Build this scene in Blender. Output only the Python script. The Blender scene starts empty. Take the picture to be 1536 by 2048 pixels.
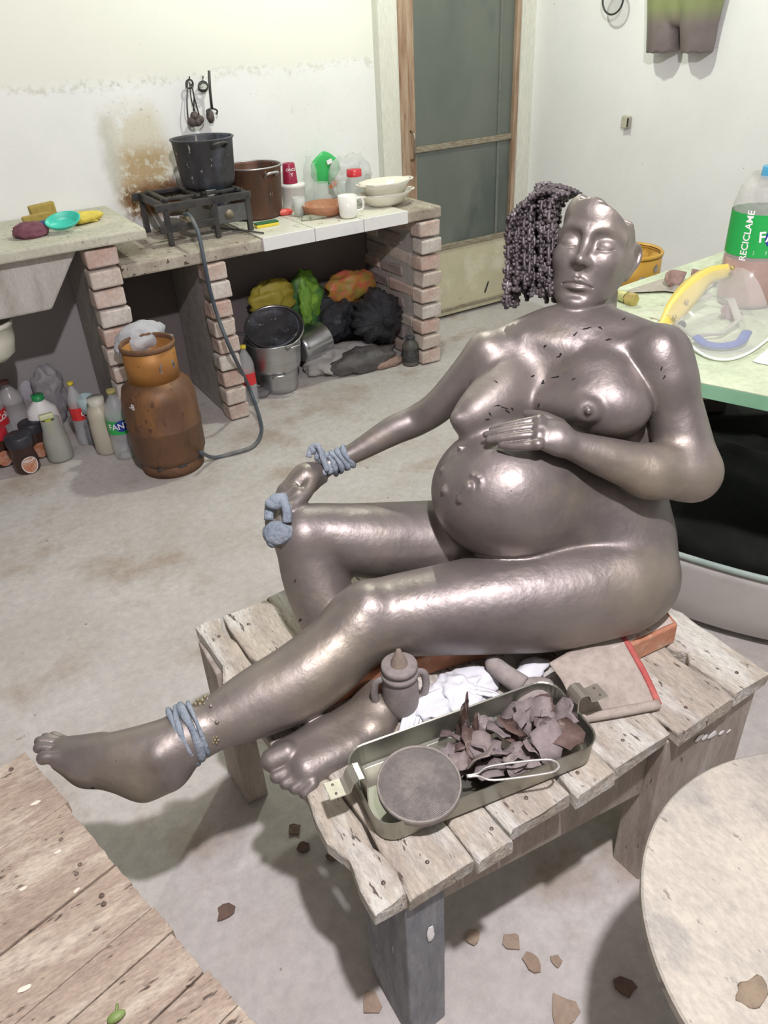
import bpy, bmesh, math, random
import numpy as np
from mathutils import Vector, Matrix, noise as mnoise
import openvdb as vdb
R_ = math.radians
# ------------------------------------------------------------------ camera
FOC = 1537.0
CAM = np.array([0.0, 0.0, 1.6])
def _basis():
    az, pi, ro = R_(60), R_(33), R_(-3.3)
    F = np.array([math.cos(az)*math.cos(pi), math.sin(az)*math.cos(pi), -math.sin(pi)])
    r0 = np.array([math.sin(az), -math.cos(az), 0.0]); u0 = np.cross(r0, F)
    r = math.cos(ro)*r0 + math.sin(ro)*u0
    u = -math.sin(ro)*r0 + math.cos(ro)*u0
    return r, u, F
CR, CU, CF = _basis()
cd = bpy.data.cameras.new('camera'); cam = bpy.data.objects.new('camera', cd)
bpy.context.scene.collection.objects.link(cam)
cd.sensor_fit = 'VERTICAL'; cd.sensor_height = 36.0; cd.lens = 36.0*FOC/2048; cd.clip_start = 0.02
cam.matrix_world = Matrix(((CR[0], CU[0], -CF[0], CAM[0]), (CR[1], CU[1], -CF[1], CAM[1]), (CR[2], CU[2], -CF[2], CAM[2]), (0, 0, 0, 1)))
SC = bpy.context.scene; SC.camera = cam
def ray(x, y): return ((x-768)/FOC)*CR - ((y-1024)/FOC)*CU + CF
def atz(x, y, z): d = ray(x, y); return CAM + d*(z-CAM[2])/d[2]
def aty(x, y, Y): d = ray(x, y); return CAM + d*Y/d[1]
def atx(x, y, X): d = ray(x, y); return CAM + d*X/d[0]
def atd(x, y, D): return CAM + ray(x, y)*D
# ------------------------------------------------------------------ light and exposure
def lamp(name, loc, power, col, size, kind='POINT'):
    l = bpy.data.lights.new(name, kind); l.energy = power; l.color = col; l.shadow_soft_size = size
    o = bpy.data.objects.new(name, l); o.location = loc; SC.collection.objects.link(o); return o
lamp('ceiling_bulb_near', (0.28, -0.05, 2.88), 245, (1.0, 0.95, 1.0), 0.045)
lamp('ceiling_bulb_far', (1.9, 2.8, 2.8), 80, (0.95, 1.0, 0.86), 0.045)
wld = bpy.data.worlds.new('world'); SC.world = wld; wld.use_nodes = True
wld.node_tree.nodes['Background'].inputs[0].default_value = (0.9, 0.95, 1.0, 1); wld.node_tree.nodes['Background'].inputs[1].default_value = 0.35
SC.view_settings.view_transform = 'Standard'; SC.view_settings.look = 'None'; SC.view_settings.gamma = 1.0
SC.view_settings.use_curve_mapping = False; SC.view_settings.exposure = 0.12
SC.cycles.max_bounces = 8; SC.cycles.transparent_max_bounces = 16
# ------------------------------------------------------------------ implicit-surface sculpting (signed distances on a grid)
def S(px, py, d, r=0): return (atd(px, py, d), r*d/FOC)
class Field:
    def __init__(s, lo, hi, vox):
        s.lo = np.array(lo, float); s.vox = vox; s.n = np.ceil((np.array(hi)-s.lo)/vox).astype(int)+1
        s.ax = [(s.lo[i]+np.arange(s.n[i])*vox).astype(np.float32) for i in range(3)]
        s.D = np.full(s.n, 0.5, np.float32)
    def box(s, lo, hi):
        a = np.clip(np.floor((np.array(lo)-s.lo)/s.vox).astype(int), 0, s.n); b = np.clip(np.ceil((np.array(hi)-s.lo)/s.vox).astype(int)+1, 0, s.n)
        if (b-a).min() <= 0: return None
        sl = tuple(slice(a[i], b[i]) for i in range(3))
        return sl, (s.ax[0][sl[0]][:, None, None], s.ax[1][sl[1]][None, :, None], s.ax[2][sl[2]][None, None, :])
def smin(a, b, k):
    if k <= 0: return np.minimum(a, b)
    h = np.maximum(k-np.abs(a-b), 0)/k
    return np.minimum(a, b)-h*h*k*0.25
def smax(a, b, k): return -smin(-a, -b, k)
def rot_frame(x, y, z): return np.array([x, y, z])
class Prim:
    pass
def cone(A, B, k=0.02, op='add', flat=None):
    p = Prim(); (a, ra), (b, rb) = A, B; p.k = k; p.op = op
    m = max(ra, rb)+k+0.012; p.lo = np.minimum(a, b)-m; p.hi = np.maximum(a, b)+m
    ba = b-a; L = float(ba@ba)+1e-12
    def f(X, Y, Z):
        x = X-a[0]; y = Y-a[1]; z = Z-a[2]
        t = np.clip((x*ba[0]+y*ba[1]+z*ba[2])/L, 0, 1).astype(np.float32)
        return np.sqrt((x-t*ba[0])**2+(y-t*ba[1])**2+(z-t*ba[2])**2)-(ra+t*(rb-ra))
    p.f = f; return p
def ell(c, rad, M=None, k=0.02, op='add'):
    p = Prim(); c = np.array(c, float); rad = np.array(rad, float); p.k = k; p.op = op
    m = rad.max()+k+0.012; p.lo = c-m; p.hi = c+m
    M = np.eye(3) if M is None else np.array(M)          # rows are the local axes
    def f(X, Y, Z):
        x = X-c[0]; y = Y-c[1]; z = Z-c[2]
        q = [M[i][0]*x+M[i][1]*y+M[i][2]*z for i in range(3)]
        k0 = np.sqrt(sum((q[i]/rad[i])**2 for i in range(3)))
        k1 = np.sqrt(sum((q[i]/rad[i]**2)**2 for i in range(3)))+1e-9
        return (k0*(k0-1)/k1).astype(np.float32)
    p.f = f; return p
def chain(pts, k=0.02, op='add', sub=10):
    # one limb: a smooth spline through the joints, radius included, no bulges where pieces meet
    q = [np.append(p[0], p[1]) for p in pts]; q = [2*q[0]-q[1]]+q+[2*q[-1]-q[-2]]; out = []
    for i in range(1, len(q)-2):
        for j in range(sub):
            t = j/sub; out.append(0.5*((2*q[i])+(q[i+1]-q[i-1])*t+(2*q[i-1]-5*q[i]+4*q[i+1]-q[i+2])*t*t+(3*q[i]-q[i-1]-3*q[i+1]+q[i+2])*t**3))
    out.append(q[-2]); A = np.array(out); p = Prim(); p.k = k; p.op = op
    m = A[:, 3].max()+k+0.012; p.lo = A[:, :3].min(0)-m; p.hi = A[:, :3].max(0)+m
    def f(X, Y, Z):
        best = None
        for i in range(len(A)-1):
            a = A[i]; b = A[i+1]; ba = b[:3]-a[:3]; L = float(ba@ba)+1e-12
            x = X-a[0]; y = Y-a[1]; z = Z-a[2]
            t = np.clip((x*ba[0]+y*ba[1]+z*ba[2])/L, 0, 1).astype(np.float32)
            d = np.sqrt((x-t*ba[0])**2+(y-t*ba[1])**2+(z-t*ba[2])**2)-(a[3]+t*(b[3]-a[3]))
            best = d if best is None else np.minimum(best, d)
        return best
    p.f = f; return [p]
def half(point, normal, lo, hi, k=0.004, warp=None):      # cut away everything on the normal side, inside a box
    p = Prim(); p.op = 'cut'; p.k = k; p.lo = np.array(lo); p.hi = np.array(hi); n = np.array(normal)/np.linalg.norm(normal)
    def f(X, Y, Z):
        d = (X-point[0])*n[0]+(Y-point[1])*n[1]+(Z-point[2])*n[2]
        if warp: d = d+warp(X, Y, Z)
        return d.astype(np.float32)
    p.f = f; return p
def run(F, groups):
    for gk, prims in groups:
        G = np.full(F.n, 0.5, np.float32) if gk is not None else F.D
        for p in prims:
            bx = F.box(p.lo, p.hi)
            if bx is None: continue
            sl, (X, Y, Z) = bx; d = p.f(X, Y, Z)
            if p.op == 'add': G[sl] = smin(G[sl], d, p.k)
            elif p.op == 'sub': G[sl] = smax(G[sl], -d, p.k)
            elif p.op == 'cut': G[sl] = smax(G[sl], d, p.k)
        if gk is not None: F.D = smin(F.D, G, gk)
def extract(F):
    g = vdb.FloatGrid(0.5); a = F.D.copy(); a[0] = a[-1] = 0.3; a[:, 0] = a[:, -1] = 0.3; a[:, :, 0] = a[:, :, -1] = 0.3
    g.copyFromArray(a); p, q = g.convertToQuads(0.0)
    return p*F.vox+F.lo, q.astype(int)
def sculpt(groups, lo, hi, vox, crops=(), cvox=0.0018):
    F = Field(lo, hi, vox); run(F, groups); P, Q = extract(F); Vs = []; Fs = []; off = 0
    cen = P[Q].mean(1); keep = np.ones(len(Q), bool)
    for (l, h) in crops: keep &= ~np.all((cen > np.array(l)+vox) & (cen < np.array(h)-vox), axis=1)
    E = np.concatenate([Q[:, [0, 1]], Q[:, [1, 2]], Q[:, [2, 3]], Q[:, [3, 0]]]); E = np.concatenate([E, E[:, ::-1]]); cnt = np.bincount(E[:, 0], minlength=len(P))[:, None]+1e-9
    edge = np.zeros(len(P), bool); edge[Q[~keep].ravel()] = True
    for it in range(14):
        lam = .5 if it % 2 == 0 else -.5
        S_ = np.stack([np.bincount(E[:, 0], P[E[:, 1], i], len(P)) for i in range(3)], 1)/cnt; P = np.where(edge[:, None], P, P+lam*(S_-P))
    Vs.append(P); Fs.append(Q[keep]); off = len(P)
    for (l, h) in crops:
        l = np.array(l); h = np.array(h)
        G = Field(l-0.01, h+0.01, cvox); run(G, groups); p, q = extract(G); c = p[q].mean(1)
        q = q[np.all((c > l) & (c < h), axis=1)]; Vs.append(p); Fs.append(q+off); off += len(p)
    P = np.concatenate(Vs); Q = np.concatenate(Fs)
    used = np.zeros(len(P), bool); used[Q.ravel()] = True; idx = np.cumsum(used)-1
    return P[used], idx[Q]
def mesh_np(name, P, Q, mat, parent=None, smooth=True):
    me = bpy.data.meshes.new(name); me.vertices.add(len(P)); me.vertices.foreach_set('co', P.astype(np.float32).ravel())
    me.loops.add(Q.size); me.loops.foreach_set('vertex_index', Q.ravel().astype(np.int32)); me.polygons.add(len(Q))
    me.polygons.foreach_set('loop_start', (np.arange(len(Q))*Q.shape[1]).astype(np.int32))
    me.update(calc_edges=True); me.validate()
    if smooth: me.shade_smooth()
    if mat: me.materials.append(mat)
    o = bpy.data.objects.new(name, me); SC.collection.objects.link(o)
    if parent: o.parent = parent
    return o

# ------------------------------------------------------------------ the figure: joints at their real places in the room
def norm(v): return np.array(v)/np.linalg.norm(v)
def body_groups():
    shL, shR = S(1322, 722, 1.43, 62), S(968, 708, 1.52, 44)
    sx = norm(shL[0]-shR[0]); up = norm(S(1160, 650, 1.50)[0]-S(1185, 1090, 1.60)[0]); nf = norm(np.cross(up, sx)); 
    if nf@CF > 0: nf = -nf
    up = norm(np.cross(nf, sx)); up = up if up[2] > 0 else -up
    TM = np.array([sx, up, nf])
    g = []
    # torso, belly, buttocks
    t = [ell(S(1140, 790, 1.545)[0], (0.165, 0.175, 0.088), TM, 0.03),
         ell(S(1185, 930, 1.575)[0], (0.128, 0.14, 0.098), TM, 0.05),
         ell(S(1170, 1060, 1.60)[0], (0.155, 0.12, 0.115), TM, 0.05),
         cone(S(1248, 1150, 1.555, 108), S(1235, 1090, 1.585, 112), 0.04),
         cone(S(1110, 690, 1.55, 56), S(1010, 705, 1.545, 44), 0.04), cone(S(1110, 700, 1.53, 58), S(1300, 712, 1.47, 48), 0.04),
         cone(S(1168, 665, 1.56, 58), S(1180, 560, 1.60, 56), 0.025),
         ell(S(1008, 982, 1.515)[0], (0.143, 0.128, 0.150), TM, 0.045),
         cone(S(1040, 985, 1.53, 128), S(1190, 1000, 1.60, 125), 0.05),
         # trapezius, collar bones
         cone(S(1130, 655, 1.54, 34), S(1030, 690, 1.54, 38), 0.03), cone(S(1210, 650, 1.52, 34), S(1290, 690, 1.46, 44), 0.03),
         cone(S(1148, 698, 1.465, 9), S(1050, 676, 1.49, 6), 0.03), cone(S(1190, 700, 1.458, 9), S(1285, 685, 1.41, 6), 0.03)]
    g.append((0.0, t))
    # near leg (sharp fold against the belly)
    leg = chain([S(1232, 1165, 1.535, 106), S(1110, 1190, 1.525, 110), S(1000, 1205, 1.51, 102), S(880, 1220, 1.50, 90), S(770, 1235, 1.49, 80), S(720, 1252, 1.475, 72)], 0.02)
    leg += chain([S(735, 1240, 1.48, 74), S(670, 1305, 1.46, 76), S(600, 1360, 1.44, 77), S(520, 1402, 1.42, 70), S(440, 1442, 1.395, 55), S(385, 1468, 1.38, 50)], 0.02)
    leg += [ell(S(735, 1205, 1.455)[0], (.03, .035, .03), None, 0.03)]
    g.append((0.008, leg))
    foot = chain([S(385, 1468, 1.38, 50), S(325, 1500, 1.365, 60), S(250, 1510, 1.36, 50), S(170, 1512, 1.37, 36), S(132, 1504, 1.378, 24)], 0.03)
    foot += [cone(S(330, 1535, 1.37, 50), S(290, 1555, 1.365, 42), 0.03), cone(S(290, 1558, 1.36, 34), S(170, 1545, 1.36, 24), 0.03),
             cone(S(175, 1545, 1.36, 24), S(120, 1524, 1.362, 17), 0.02), cone(S(200, 1500, 1.39, 34), S(128, 1490, 1.395, 14), 0.02),
             ell(S(316, 1512, 1.325)[0], (.014, .014, .014), None, 0.02)]
    g.append((0.02, foot)); foot = []
    for a in [(128, 1517, 86, 1515, 14, 1.358), (118, 1499, 76, 1495, 10.5, 1.372), (116, 1488, 77, 1482, 9.5, 1.383), (120, 1481, 89, 1474, 8.5, 1.393), (130, 1479, 104, 1471, 8, 1.402)]: foot += chain([S(a[0], a[1], a[5], a[4]*.9), S((a[0]+a[2])/2, (a[1]+a[3])/2-2, a[5]-.002, a[4]*.85), S(a[2]+3, a[3], a[5]-.002, a[4]), S(a[2], a[3]+2, a[5], a[4]*.9)], 0.0015, 'add', 4)
    g.append((0.006, foot))
    # far leg
    fl = chain([S(1000, 1085, 1.66, 90), S(850, 1085, 1.64, 84), S(720, 1080, 1.60, 74), S(640, 1068, 1.575, 62), S(608, 1068, 1.565, 60)], 0.02)
    g.append((0.02, fl))
    fs = chain([S(607, 1078, 1.56, 56), S(628, 1150, 1.58, 64), S(655, 1220, 1.585, 64), S(695, 1300, 1.575, 54), S(735, 1375, 1.53, 42), S(748, 1412, 1.50, 42)], 0.02)
    g.append((0.016, fs))
    f2 = chain([S(748, 1412, 1.488, 42), S(720, 1440, 1.463, 44), S(660, 1475, 1.428, 42), S(605, 1510, 1.398, 36)], 0.03)
    f2 += [cone(S(762, 1428, 1.463, 42), S(755, 1452, 1.448, 38), 0.03), cone(S(740, 1470, 1.428, 30), S(620, 1548, 1.363, 28), 0.03),
           cone(S(650, 1470, 1.428, 28), S(565, 1505, 1.388, 26), 0.02), cone(S(700, 1505, 1.408, 34), S(610, 1535, 1.368, 32), 0.03)]
    for a in [(575, 1506, 545, 1520, 24, 1.385), (582, 1540, 553, 1553, 14, 1.37), (594, 1552, 572, 1566, 13.5, 1.362), (610, 1562, 590, 1576, 13, 1.355), (626, 1568, 610, 1586, 12.5, 1.35)]:
        f2.append(cone(S(a[0], a[1], a[5]-.012, a[4]), S(a[2], a[3], a[5]-.016, a[4]), 0.005))
    g.append((0.012, f2))
    # breasts
    b = chain([S(1030, 740, 1.53, 56), S(1000, 790, 1.50, 60), S(958, 823, 1.475, 46), S(934, 838, 1.465, 33)], 0.01) + [cone(S(1050, 800, 1.50, 34), S(985, 820, 1.485, 36), 0.02), ell(S(912, 838, 1.45)[0], (.011, .011, .011), None, 0.010)]
    g.append((0.03, b))
    b = [ell(S(1195, 790, 1.46)[0], (.092, .085, .06), TM, 0.02), ell(S(1215, 815, 1.43)[0], (.078, .056, .05), TM, 0.03), ell(S(1177, 821, 1.394)[0], (.024, .022, .018), TM, 0.012), ell(S(1177, 822, 1.373)[0], (.007, .007, .007), TM, 0.005), cone(S(1150, 815, 1.43, 34), S(1095, 805, 1.46, 22), 0.03)]
    g.append((0.022, b))
    # far arm and hand on the knee
    arm = chain([S(975, 708, 1.525, 46), S(940, 745, 1.55, 38), S(880, 810, 1.60, 33), S(835, 840, 1.635, 31), S(785, 862, 1.635, 29), S(710, 905, 1.63, 21), S(650, 935, 1.625, 17)], 0.015)
    g.append((0.022, arm)); arm = []
    arm += [cone(S(650, 935, 1.625, 19), S(612, 960, 1.60, 27), 0.02), cone(S(612, 955, 1.60, 27), S(575, 985, 1.585, 22), 0.02)]
    for a in [(582, 968, 556, 1000, 541, 1040, 545, 1085, 1.585), (588, 978, 560, 1008, 550, 1046, 553, 1088, 1.57), (598, 985, 572, 1012, 562, 1048, 563, 1080, 1.558), ]:
        arm += chain([S(a[0], a[1], a[8], 12), S(a[2], a[3], a[8]-.01, 12), S(a[4], a[5], a[8]-.03, 11), S(a[6], a[7], a[8]-.05, 9)], 0.004)
    arm += chain([S(625, 955, 1.585, 15), S(612, 985, 1.565, 14), S(590, 1010, 1.545, 14), S(580, 1016, 1.535, 12)], 0.005)
    arm += chain([S(650, 960, 1.61, 6), S(628, 968, 1.60, 8), S(617, 990, 1.59, 6)], 0.006)
    g.append((0.008, arm))
    # near arm
    arm = chain([S(1318, 722, 1.44, 62), S(1343, 800, 1.45, 56), S(1365, 880, 1.455, 56), S(1378, 935, 1.45, 57)], 0.02)
    arm += [cone(S(1385, 950, 1.445, 52), S(1300, 943, 1.425, 52), 0.03)] + chain([S(1300, 943, 1.425, 52), S(1210, 914, 1.40, 40), S(1150, 893, 1.385, 30), S(1125, 885, 1.375, 30)], 0.02)
    arm += [cone(S(1317, 705, 1.43, 52), S(1335, 760, 1.43, 50), 0.03)]
    g.append((0.010, arm))
    hand = [cone(S(1150, 893, 1.385, 27), S(1112, 872, 1.376, 24), 0.02), cone(S(1120, 862, 1.382, 20), S(1078, 846, 1.378, 12), 0.015),
            cone(S(1112, 890, 1.368, 22), S(1076, 884, 1.364, 13), 0.015), cone(S(1115, 876, 1.373, 22), S(1076, 864, 1.371, 13), 0.015)]
    for a in [(1080, 840, 1045, 846, 1010, 853, 984, 859, 10.5, 1.383), (1080, 854, 1040, 858, 1002, 864, 972, 869, 11, 1.375), (1078, 870, 1040, 873, 1005, 877, 977, 880, 11, 1.367), (1076, 888, 1050, 891, 1024, 892, 1003, 890, 11.5, 1.359)]:
        s = a[8]
        hand += chain([S(a[0], a[1], a[9], s), S(a[2], a[3], a[9]+.004, s-1), S(a[4], a[5], a[9]+.014, s-2.2), S(a[6], a[7], a[9]+.024, s-4)], 0.0012)
        hand.append(ell(S(a[0], a[1], a[9]-.005)[0], (.009, .009, .008), None, 0.008))
    hand += chain([S(1120, 850, 1.40, 14), S(1085, 834, 1.415, 12), S(1055, 828, 1.435, 9)], 0.01)
    g.append((0.004, hand))
    # relief of small feet pressed out of the belly
    rel = [cone(S(920, 1000, 1.4035, 8), S(938, 974, 1.392, 11), 0.004)]; rq = random.Random(4)
    for k in range(26):
        t_ = rq.random(); w_ = rq.uniform(-7, 7)
        rel.append(ell(S(918+24*t_+w_*.8, 1004-38*t_+w_*.5, 1.402-.012*t_)[0], (rq.uniform(2.2, 4)/1000,)*3, None, 0.002))
    for (x, y, r, d) in [(945, 949, 5, 1.3925), (955, 953, 4.2, 1.387), (961, 960, 4, 1.383), (961, 968, 3.6, 1.382), (958, 976, 3.4, 1.3825)]: rel.append(ell(S(x, y, d)[0], (r/1000,)*3, None, 0.0015))
    rel += [cone(S(886, 936, 1.4605, 3), S(908, 912, 1.449, 4), 0.006), ell(S(884, 941, 1.458)[0], (.006,)*3, None, .004), ell(S(891, 981, 1.436)[0], (.009,)*3, None, .012)]
    for k in range(12): rel.append(ell(S(917+rq.uniform(0, 17), 893+rq.uniform(0, 11), 1.4435)[0], (rq.uniform(.003, .005),)*3, None, .002))
    g.append((0.002, rel))
    # cut: deepen the fold under the belly, between the buttock and the arm
    return g

def head_groups():
    c = S(1184, 500, 1.50)[0]
    v = norm(CAM-c); uv = norm(CU-v*(CU@v)); rv = norm(np.cross(uv, v)); rv = rv if rv@CR > 0 else -rv
    tilt = R_(12); yaw = R_(-12); pit = R_(9)
    up = math.cos(tilt)*uv+math.sin(tilt)*rv; rt = math.cos(tilt)*rv-math.sin(tilt)*uv
    fw = v*math.cos(yaw)+rt*math.sin(yaw); rt = norm(rt*math.cos(yaw)-v*math.sin(yaw))
    fw, up = fw*math.cos(pit)+up*math.sin(pit), up*math.cos(pit)-fw*math.sin(pit)
    M = np.array([rt, up, fw]); u = 1.50/FOC      # one photo pixel at the head
    def L(x, y, z): return c+rt*x*u+up*y*u+fw*z*u       # face-frame pixels
    def B(x, y, z, r): return (L(x, y, z), r*u)
    def E(x, y, z, rx, ry, rz, k=.01, op='add', rot=0):
        m = M
        if rot: m = np.array([rt*math.cos(rot)+up*math.sin(rot), -rt*math.sin(rot)+up*math.cos(rot), fw])
        return ell(L(x, y, z), (rx*u, ry*u, rz*u), m, k, op)
    g = []
    h = [E(3, 28, -22, 72, 92, 88), E(0, -30, 0, 62, 74, 60, .03),
         chain([B(-60, -10, -20, 12), B(-55, -48, -8, 13), B(-40, -84, 16, 15), B(-17, -108, 38, 15), B(0, -112, 43, 16), B(17, -108, 38, 15), B(40, -84, 16, 15), B(55, -48, -8, 13), B(60, -10, -20, 12)], .03)[0],
         E(0, -70, 32, 38, 34, 30, .03), E(0, -111, 47, 16, 12, 12, .02),
         E(-36, -26, 34, 26, 22, 22, .03), E(36, -26, 34, 26, 22, 22, .03),
         E(0, 64, 22, 58, 44, 46, .03)]
    h += chain([B(-58, 18, 30, 8), B(-38, 31, 51, 7.5), B(-14, 26, 61, 7), B(0, 19, 62, 7), B(14, 26, 61, 7), B(38, 31, 51, 7.5), B(58, 18, 30, 8)], .014)
    h += [E(-34, 7, 68, 22, 14, 12, .014, 'sub'), E(34, 7, 68, 22, 14, 12, .014, 'sub'), E(-17, 0, 70, 6, 14, 9, .012, 'sub'), E(17, 0, 70, 6, 14, 9, .012, 'sub')]
    h += [E(-34, 2, 41, 19, 14, 19, .006), E(34, 2, 41, 19, 14, 19, .006)]
    h += chain([B(0, 24, 61, 7), B(0, 4, 66, 6.5), B(0, -15, 74, 7.5), B(0, -30, 82, 8)], .014)
    h += [E(0, -35, 82, 9, 7.5, 9, .007), E(-11.5, -37, 67, 6.5, 6.5, 11, .012), E(11.5, -37, 67, 6.5, 6.5, 11, .012),
          E(-6.5, -44, 75, 3.6, 3, 7, .003, 'sub'), E(6.5, -44, 75, 3.6, 3, 7, .003, 'sub')]
    h += chain([B(-28, -78, 52, 2.6), B(-14, -71.5, 62, 4.6), B(-5, -68, 66.5, 5.2), B(0, -69.5, 67, 4.8), B(5, -68, 66.5, 5.2), B(14, -71.5, 62, 4.6), B(28, -78, 52, 2.6)], .005)
    h += chain([B(-25, -80, 52, 3), B(-11, -84, 62, 5.4), B(0, -85, 64.5, 6), B(11, -84, 62, 5.4), B(25, -80, 52, 3)], .005)
    h += chain([B(-30, -78, 54.5, 1.3), B(-14, -76, 66.5, 1.5), B(0, -76.8, 71.5, 1.5), B(14, -76, 66.5, 1.5), B(30, -78, 54.5, 1.3)], .003, 'sub')
    h += [E(0, -56, 71.5, 3, 7, 3.5, .006, 'sub')]
    h += [E(0, -95, 65, 18, 4, 5, .014, 'sub')]
    for s in (-1, 1):
        h += chain([B(s*34-18, -3, 51, 1.0), B(s*34-9, -8.5, 58.5, 1.2), B(s*34, -10, 60, 1.3), B(s*34+9, -8.5, 58.5, 1.2), B(s*34+18, -3, 50, 1.0)], .0025, 'sub')
    # ear at the viewer's right, standing off the head
    h += [E(72, -12, -26, 8, 28, 18, .012)]
    h += chain([B(68, 14, -20, 5), B(80, 24, -30, 4.5), B(87, 16, -42, 4.5), B(87, -6, -42, 4.5), B(80, -26, -32, 5), B(73, -40, -20, 7.5)], .007)
    h += [E(80, 2, -36, 4, 24, 9, .003), E(84, 0, -26, 6, 13, 8, .004, 'sub')]
    g.append((0.008, h))
    lo = c-0.2; hi = c+0.2
    def warp(X, Y, Z): return (0.004*np.sin(X*120+1)+0.003*np.sin(Y*160+X*90)+0.0012*np.sin(X*610+Y*500)).astype(np.float32)
    # the unfinished crown: hollow shell, cut open
    cutb = [E(2, 26, -22, 65, 84, 81, .003, 'sub')]
    g2 = [half(L(10, 70, 30), up*1.0+rt*0.30-fw*0.2, lo, hi, .002, warp), half(L(80, 62, -20), up*.55-fw*1.0+rt*.1, lo, hi, .002, warp)]
    return g, cutb, g2, c, (rt, up, fw), L, u
# ------------------------------------------------------------------ helpers
rnd = random.Random(7)
def T(name, label, cat, loc=(0, 0, 0), group=None):
    o = bpy.data.objects.new(name, None); o.empty_display_size = 0.05; SC.collection.objects.link(o); o.location = loc
    o['label'] = label; o['category'] = cat
    if group: o['group'] = group
    return o
def tag(o, label=None, cat=None, group=None, kind=None):
    if label: o['label'] = label
    if cat: o['category'] = cat
    if group: o['group'] = group
    if kind: o['kind'] = kind
    return o
def world_loc(o):
    v = Vector(o.location)
    while o.parent: o = o.parent; v += Vector(o.location) if o.type == 'EMPTY' else Vector((0, 0, 0))
    return v
def attach(o, parent):
    if parent is not None:
        o.parent = parent
        if parent.type == 'EMPTY': o.matrix_parent_inverse = Matrix.Translation(-Vector(parent.location))
def frame(ax):
    ax = Vector(ax).normalized(); t = Vector((0, 0, 1)) if abs(ax.z) < .9 else Vector((1, 0, 0))
    x = t.cross(ax).normalized(); return x, ax.cross(x), ax
class MB:
    def __init__(s): s.v = []; s.f = []
    def add(s, vs, fs):
        o = len(s.v); s.v += [tuple(p) for p in vs]; s.f += [tuple(i+o for i in f) for f in fs]; return s
    def box(s, lo, hi, jit=0, rot=None, piv=None):
        lo = Vector(lo); hi = Vector(hi)
        vs = [Vector(((lo, hi)[i & 1].x, (lo, hi)[i >> 1 & 1].y, (lo, hi)[i >> 2].z)) for i in range(8)]
        if jit: vs = [v+Vector([rnd.uniform(-jit, jit) for _ in range(3)]) for v in vs]
        if rot:
            M = Matrix.Rotation(rot[1], 3, rot[0]); c = Vector(piv) if piv is not None else (lo+hi)/2; vs = [c+M@(v-c) for v in vs]
        return s.add(vs, [(0, 2, 3, 1), (4, 5, 7, 6), (0, 1, 5, 4), (2, 6, 7, 3), (0, 4, 6, 2), (1, 3, 7, 5)])
    def bar(s, a, b, w, h, up=(0, 0, 1)):
        a = Vector(a); b = Vector(b); d = (b-a).normalized(); x = d.cross(Vector(up)).normalized(); y = x.cross(d)
        vs = [p+x*i*w/2+y*j*h/2 for p in (a, b) for j in (-1, 1) for i in (-1, 1)]
        return s.add(vs, [(0, 2, 3, 1), (4, 5, 7, 6), (0, 1, 5, 4), (2, 6, 7, 3), (0, 4, 6, 2), (1, 3, 7, 5)])
    def prism(s, pts, h, d=(0, 0, 1)):          # polygon extruded along d
        n = len(pts); d = Vector(d)*h; vs = [Vector(p) for p in pts]+[Vector(p)+d for p in pts]
        return s.add(vs, [tuple(range(n))[::-1], tuple(range(n, 2*n))]+[(i, (i+1) % n, (i+1) % n+n, i+n) for i in range(n)])
    def lathe(s, c, prof, ax=(0, 0, 1), n=32, sx=1, sy=1, wob=None, a0=0, a1=None):
        X, Y, Z = frame(ax); c = Vector(c); vs = []; full = a1 is None; m = n if full else n+1
        for (r, z) in prof:
            for i in range(m):
                a = 2*math.pi*i/n if full else a0+(a1-a0)*i/n
                q = wob(a, z) if wob else 1
                vs.append(c+X*r*q*math.cos(a)*sx+Y*r*q*math.sin(a)*sy+Z*z)
        fs = []
        for j in range(len(prof)-1):
            for i in range(m if full else n):
                fs.append((j*m+i, j*m+(i+1) % m, (j+1)*m+(i+1) % m, (j+1)*m+i))
        return s.add(vs, fs)
    def tube(s, pts, r, n=8, closed=False, flat=1.0, smooth=0):
        P = [Vector(p) for p in pts]
        if smooth:
            Q = [2*P[0]-P[1]]+P+[2*P[-1]-P[-2]]; out = []
            for i in range(1, len(Q)-2):
                for j in range(smooth):
                    t = j/smooth; out.append(0.5*((2*Q[i])+(Q[i+1]-Q[i-1])*t+(2*Q[i-1]-5*Q[i]+4*Q[i+1]-Q[i+2])*t*t+(3*Q[i]-Q[i-1]-3*Q[i+1]+Q[i+2])*t**3))
            out.append(P[-1]); P = out
        vs = []; N = len(P); up = None
        for i, p in enumerate(P):
            d = (P[(i+1) % N]-P[i-1]) if closed else (P[min(i+1, N-1)]-P[max(i-1, 0)]); d.normalize()
            if up is None: up = frame(d)[0]
            up = (up-d*up.dot(d)).normalized(); y = d.cross(up); rr = r(i/(N-1)) if callable(r) else r
            for k in range(n): a = 2*math.pi*k/n; vs.append(p+up*rr*math.cos(a)+y*rr*flat*math.sin(a))
        fs = [(i*n+k, i*n+(k+1) % n, ((i+1) % N)*n+(k+1) % n, ((i+1) % N)*n+k) for i in range(N if closed else N-1) for k in range(n)]
        if not closed: fs += [tuple(range(n))[::-1], tuple(range((N-1)*n, N*n))]
        return s.add(vs, fs)
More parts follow.
